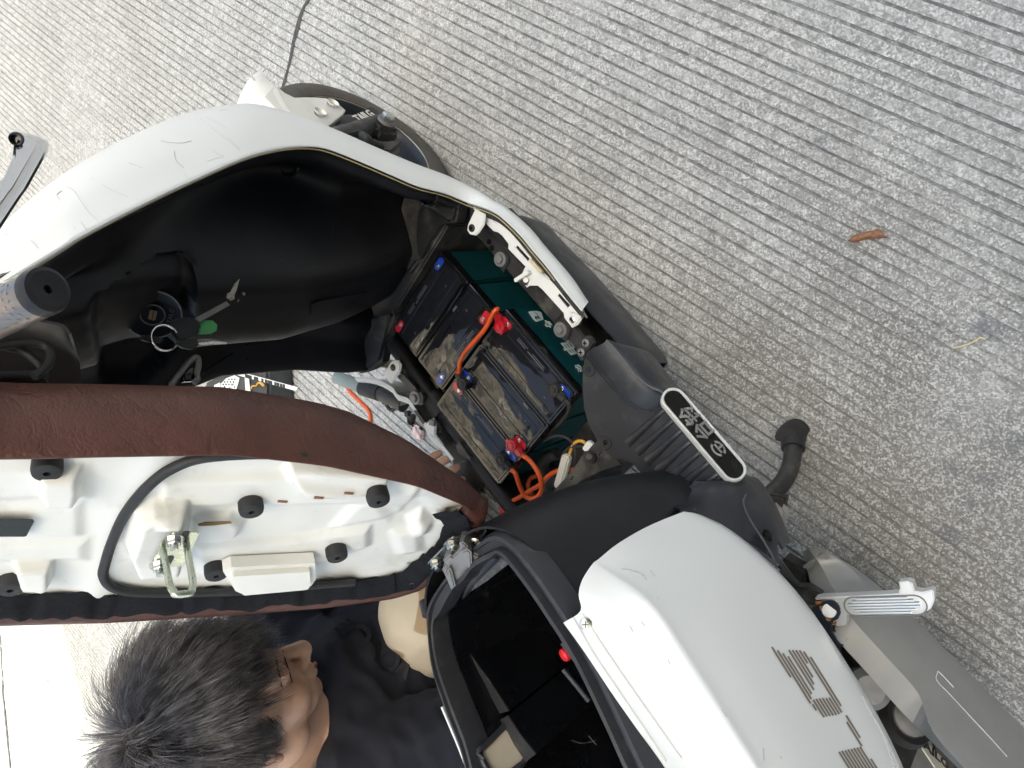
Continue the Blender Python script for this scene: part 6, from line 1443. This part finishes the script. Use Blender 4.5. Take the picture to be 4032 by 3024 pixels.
# under-layer so that no scalp shows
def cap_mesh():
    rows = []
    for i in range(25):
        ph = rad(2 + 128 * i / 24); r = []
        for j in range(48):
            th = 2 * math.pi * j / 48; q = Vector((math.sin(ph) * math.cos(th), math.sin(ph) * math.sin(th), math.cos(ph)))
            p = Vector((0, .014, .032)) + Vector((q.x * .0785, q.y * .0985, q.z * .0955)); lim = .070 if p.y < -.045 else (.070 - (p.y + .045) / .05 * .055 if p.y < .005 else (.012 - (p.y - .005) * .9))
            k = 1.0 + (.09 + .03 * nz((q.x * 5, q.y * 5, q.z * 5))) * max(0, min(1, (p.z - lim) / .03))
            if p.z < lim: k = .93
            r.append(hw_(*(Vector((0, .014, .032)) + (p - Vector((0, .014, .032))) * k)))
        rows.append(r)
    return grid(rows, closed=True, angle=None)
hr = obj('hair', hair_mesh(3000, 9, 5), M['strands'], person, 'short spiky dark hair'); hr['kind'] = 'stuff'
obj('hair_underlayer', cap_mesh(), M['hair'], person)
# eyebrow
bm = bmesh.new()
for k in range(70):
    u = rnd.random(); q = drape(BDB, FC(232 + 30 * u + rnd.gauss(0, 3), 355 + 150 * u + rnd.gauss(0, 5)), .0006)
    if q: 
        d = (drape(BDB, FC(240 + 36 * u, 372 + 160 * u), .0006) or q) - q
        if d.length > .0001:
            d = d.normalized() * .006; e = Vector((.0003, .0002, .0003)); vs = [bm.verts.new(v) for v in (q - e, q + e, q + d + Vector((0, 0, .001)))]; bm.faces.new(vs)
obj('eyebrow', from_bm(bm, False), M['hair'], body)
# ---------------------------------------------------------------- small things lying about
LF = zone(3300, 860, 300, 1270.0)
lt = [(175, 365), (250, 290), (400, 235), (560, 203), (670, 180), (740, 200)]; lbm = [(230, 395), (320, 400), (420, 358), (560, 345), (680, 335), (825, 318)]
T_ = spline([UZ(LF(*p), .002) for p in lt], 4); B_ = spline([UZ(LF(*p), .002) for p in lbm], 4)
lm = [a.lerp(b, .5) + Vector((0, 0, .011)) for a, b in zip(T_, B_)]; l1 = [a.lerp(b, .2) + Vector((0, 0, .008)) for a, b in zip(T_, B_)]; l2 = [a.lerp(b, .8) + Vector((0, 0, .009 + .002 * nz((i * .5, 0, 0)))) for i, (a, b) in enumerate(zip(T_, B_))]
lf = obj('fallen_leaf', grid([T_, l1, lm, l2, B_], thick=.0006, angle=70), M['leaf']); tag(lf, 'curled dry brown leaf lying on the grooved concrete', 'leaf')
sw = obj('straw_stalk', tube(spline([UZ(Z5(*p), .002) for p in [(1755, 598), (1850, 572), (1900, 545), (1930, 530), (1962, 540)]], 5), .0013, 6), M['straw']); tag(sw, 'thin pale straw stalk lying on the concrete', 'straw')
# fasteners on the ground beyond the far sill
q = UZ(K2(1420, 537), .0)
ws = obj('rubber_washer', lathe([(.0085, .001), (.0105, .006), (.0165, .006), (.0180, .001), (.0085, .001)], q, (0, 0, 1), 24), M['rubber']); tag(ws, 'black rubber washer on the ground beyond the far sill', 'washer')
def small_screw(p, d, lab):
    c = UZ(K2(*p), .007); dv = Vector(d).normalized()
    t = thing('loose_screw', lab, 'screw', (c.x, c.y, 0), 'loose black screws on the ground')
    obj('screw_head', lathe([(0, 0), (.009, 0), (.009, .003), (.006, .006), (0, .0065)], c, -dv, 18), M['rubber'], t)
    obj('screw_shank', cyl(c, c + dv * .022, .0042, 12), M['rubber'], t)
small_screw((1395, 510), (.5, .8, 0), 'loose black screw touching the rubber washer')
small_screw((1560, 612), (-.7, .6, 0), 'loose black screw nearest the rubber washer, apart from the pair')
small_screw((1598, 652), (.8, .5, 0), 'middle loose black screw by the slotted far sill')
small_screw((1590, 692), (.3, -.9, 0), 'loose black screw lying against the middle one')
small_screw((1622, 745), (-.6, -.7, 0), 'loose black screw beside the pink plastic packet')
def crumple(c, r, seed, flat_=.5, n=18):
    bm = bmesh.new(); bmesh.ops.create_icosphere(bm, subdivisions=3, radius=1.0)
    for v in bm.verts:
        k = 1 + .45 * nz(v.co * 2.3, 1, seed) + .2 * nz(v.co * 6, 1, seed + 2); v.co = Vector(c) + Vector((v.co.x * r[0] * k, v.co.y * r[1] * k, max(-.98, v.co.z) * r[2] * k))
        v.co.z = max(v.co.z, .001)
    return from_bm(bm, True, 25)
pk_ = obj('plastic_packet', crumple(UZ(K2(1665, 775), .0) + Vector((0, 0, .008)), (.020, .015, .008), 2), pmat('pink_clear_plastic', (.62, .45, .44), .2, var=.4, vscale=60, coat=.5)); tag(pk_, 'crumpled pink plastic packet by the far sill', 'packet')
oc = [UZ(K2(*p), .005) for p in [(985, 300), (1010, 350), (1060, 430), (1110, 480), (1160, 530), (1210, 580), (1235, 640), (1225, 710), (1190, 800), (1250, 900)]]
gc = obj('ground_cable', tube(spline(oc, 6), .0045, 10), M['orange']); tag(gc, 'orange cable lying on the ground beyond the seat', 'cable')
# tool bag with perforated panels
ZB = .085
tbg = thing('tool_bag', 'black tool bag with white perforated panels beyond the leg shield', 'bag', UZ(Q2(350, 400), 0))
bo = [UZ(Q2(*p), ZB) for p in [(-120, 330), (60, 235), (250, 190), (512, 195), (538, 560), (200, 640), (-120, 600)]]
obj('bag_body', prism([Vector((p.x, p.y, .001)) for p in bo], (0, 0, ZB - .001), .008), pmat('black_coated_cloth', (.030, .034, .038), .55, var=.25, dust=.3, dustcol=(.12, .12, .11), bump=.3, bscale=150), tbg)
def perf(pts, name):
    z = ZB + .0025; O = [UZ(Q2(*p), z) for p in pts]; hs = []
    px = [p[0] for p in pts]; py = [p[1] for p in pts]; r = 11
    yy = min(py) + 16; row = 0
    while yy < max(py):
        xx = min(px) + 10 + (14 if row % 2 else 0)
        while xx < max(px):
            if inside(pts, xx, yy) and all(inside(pts, xx + r * 1.4 * math.cos(a), yy + r * 1.4 * math.sin(a)) for a in (0, 1.57, 3.14, 4.71)):
                hs.append([UZ(Q2(xx + r * math.cos(a * math.pi / 3), yy + r * math.sin(a * math.pi / 3)), z) for a in range(6)])
            xx += 29
        yy += 25; row += 1
    obj(name, plate(O, hs, O[0], (1, 0, 0), (0, 1, 0), .001), M['white_plain'], tbg)
perf([(48, 335), (100, 280), (185, 248), (235, 275), (180, 345), (50, 410)], 'perforated_panel')
perf([(105, 425), (160, 350), (235, 275), (215, 350), (180, 440)], 'perforated_panel')
obj('bag_stripe', prism([UZ(Q2(*p), ZB + .002) for p in [(295, 270), (335, 275), (358, 480), (310, 480)]], (0, 0, .003), .0008), M['white_plain'], tbg)
obj('bag_edge', prism([UZ(Q2(*p), ZB + .002) for p in [(-10, 345), (45, 320), (55, 425), (-10, 425)]], (0, 0, .003), .0008), M['white_plain'], tbg)
ys = obj('yellow_string', tube(spline([UZ(Q2(*p), ZB + .004) for p in [(352, 380), (365, 355), (395, 355), (410, 345), (420, 325), (455, 322), (480, 345), (470, 352), (450, 335), (430, 325)]], 5), .0022, 6), M['yellow']); tag(ys, 'tangled yellow string on the black tool bag', 'string')
strp = thing('printed_strip', 'long white plastic strip with a row of black print across the bag', 'strip', UZ(Q2(600, 340), .0))
ta = [UZ(Q2(*p), z) for p, z in [((215, 245), ZB + .012), ((330, 235), ZB + .012), ((822, 368), ZB + .012), ((798, 402), ZB + .012)]]
obj('strip_body', prism(ta, (0, 0, .0015), .0004), M['white_plain'], strp)
dx = (ta[2] - ta[1]).normalized(); dy = Vector((-dx.y, dx.x, 0))
for p, n_ in (((325, 262), 3), ((402, 282), 2), ((465, 300), 1), ((500, 308), 1), ((527, 316), 1), ((552, 323), 1), ((595, 335), 1), ((622, 342), 1), ((652, 350), 1), ((680, 356), 1)):
    obj('print_mark', box(UZ(Q2(*p), ZB + .0138) + Vector((0, 0, .0), ), (.010 * n_, .010, .0004), axes(dx, z=(0, 0, 1))), M['rubber'], strp)
bx_ = obj('blue_lid', box(UZ(Q2(556, 252), .012) + Vector((0, 0, 0)), (.06, .05, .022), Matrix.Rotation(.2, 3, 'Z'), .004), M['blue']); tag(bx_, 'blue plastic lid on the ground beside the tool bag', 'lid')
rb_ = obj('red_net_bag', crumple(UZ(H5(640, 168), .22) + Vector((0, 0, -.02)), (.03, .03, .03), 5), pmat('red_net', (.50, .03, .04), .5, var=.4, vscale=150)); tag(rb_, 'red netting bundle wedged under the front of the seat', 'bag')
rb_.location.z = 0
# pale panel in the far wall of the bucket
P = [drape(BKB, Z7(*p), .004) for p in [(878, 1568), (910, 1530), (1035, 1405), (1058, 1405), (1188, 1588), (1040, 1720), (960, 1720)]]
if all(P):
    c = sum(P, Vector()) / len(P); n_ = (P[2] - P[0]).cross(P[4] - P[0]).normalized()
    n_ = n_ if n_.dot(ray(Z7(1030, 1550))) < 0 else -n_
    P = [p - n_ * (p - c).dot(n_) for p in P]
    wp = obj('bucket_window', prism(P, n_ * .001), M['pale'], bucket)
    obj('window_frame', tube([p + n_ * .002 for p in spline(P, 3, closed=True)], .004, 8, closed=True), M['rim_black'], bucket)
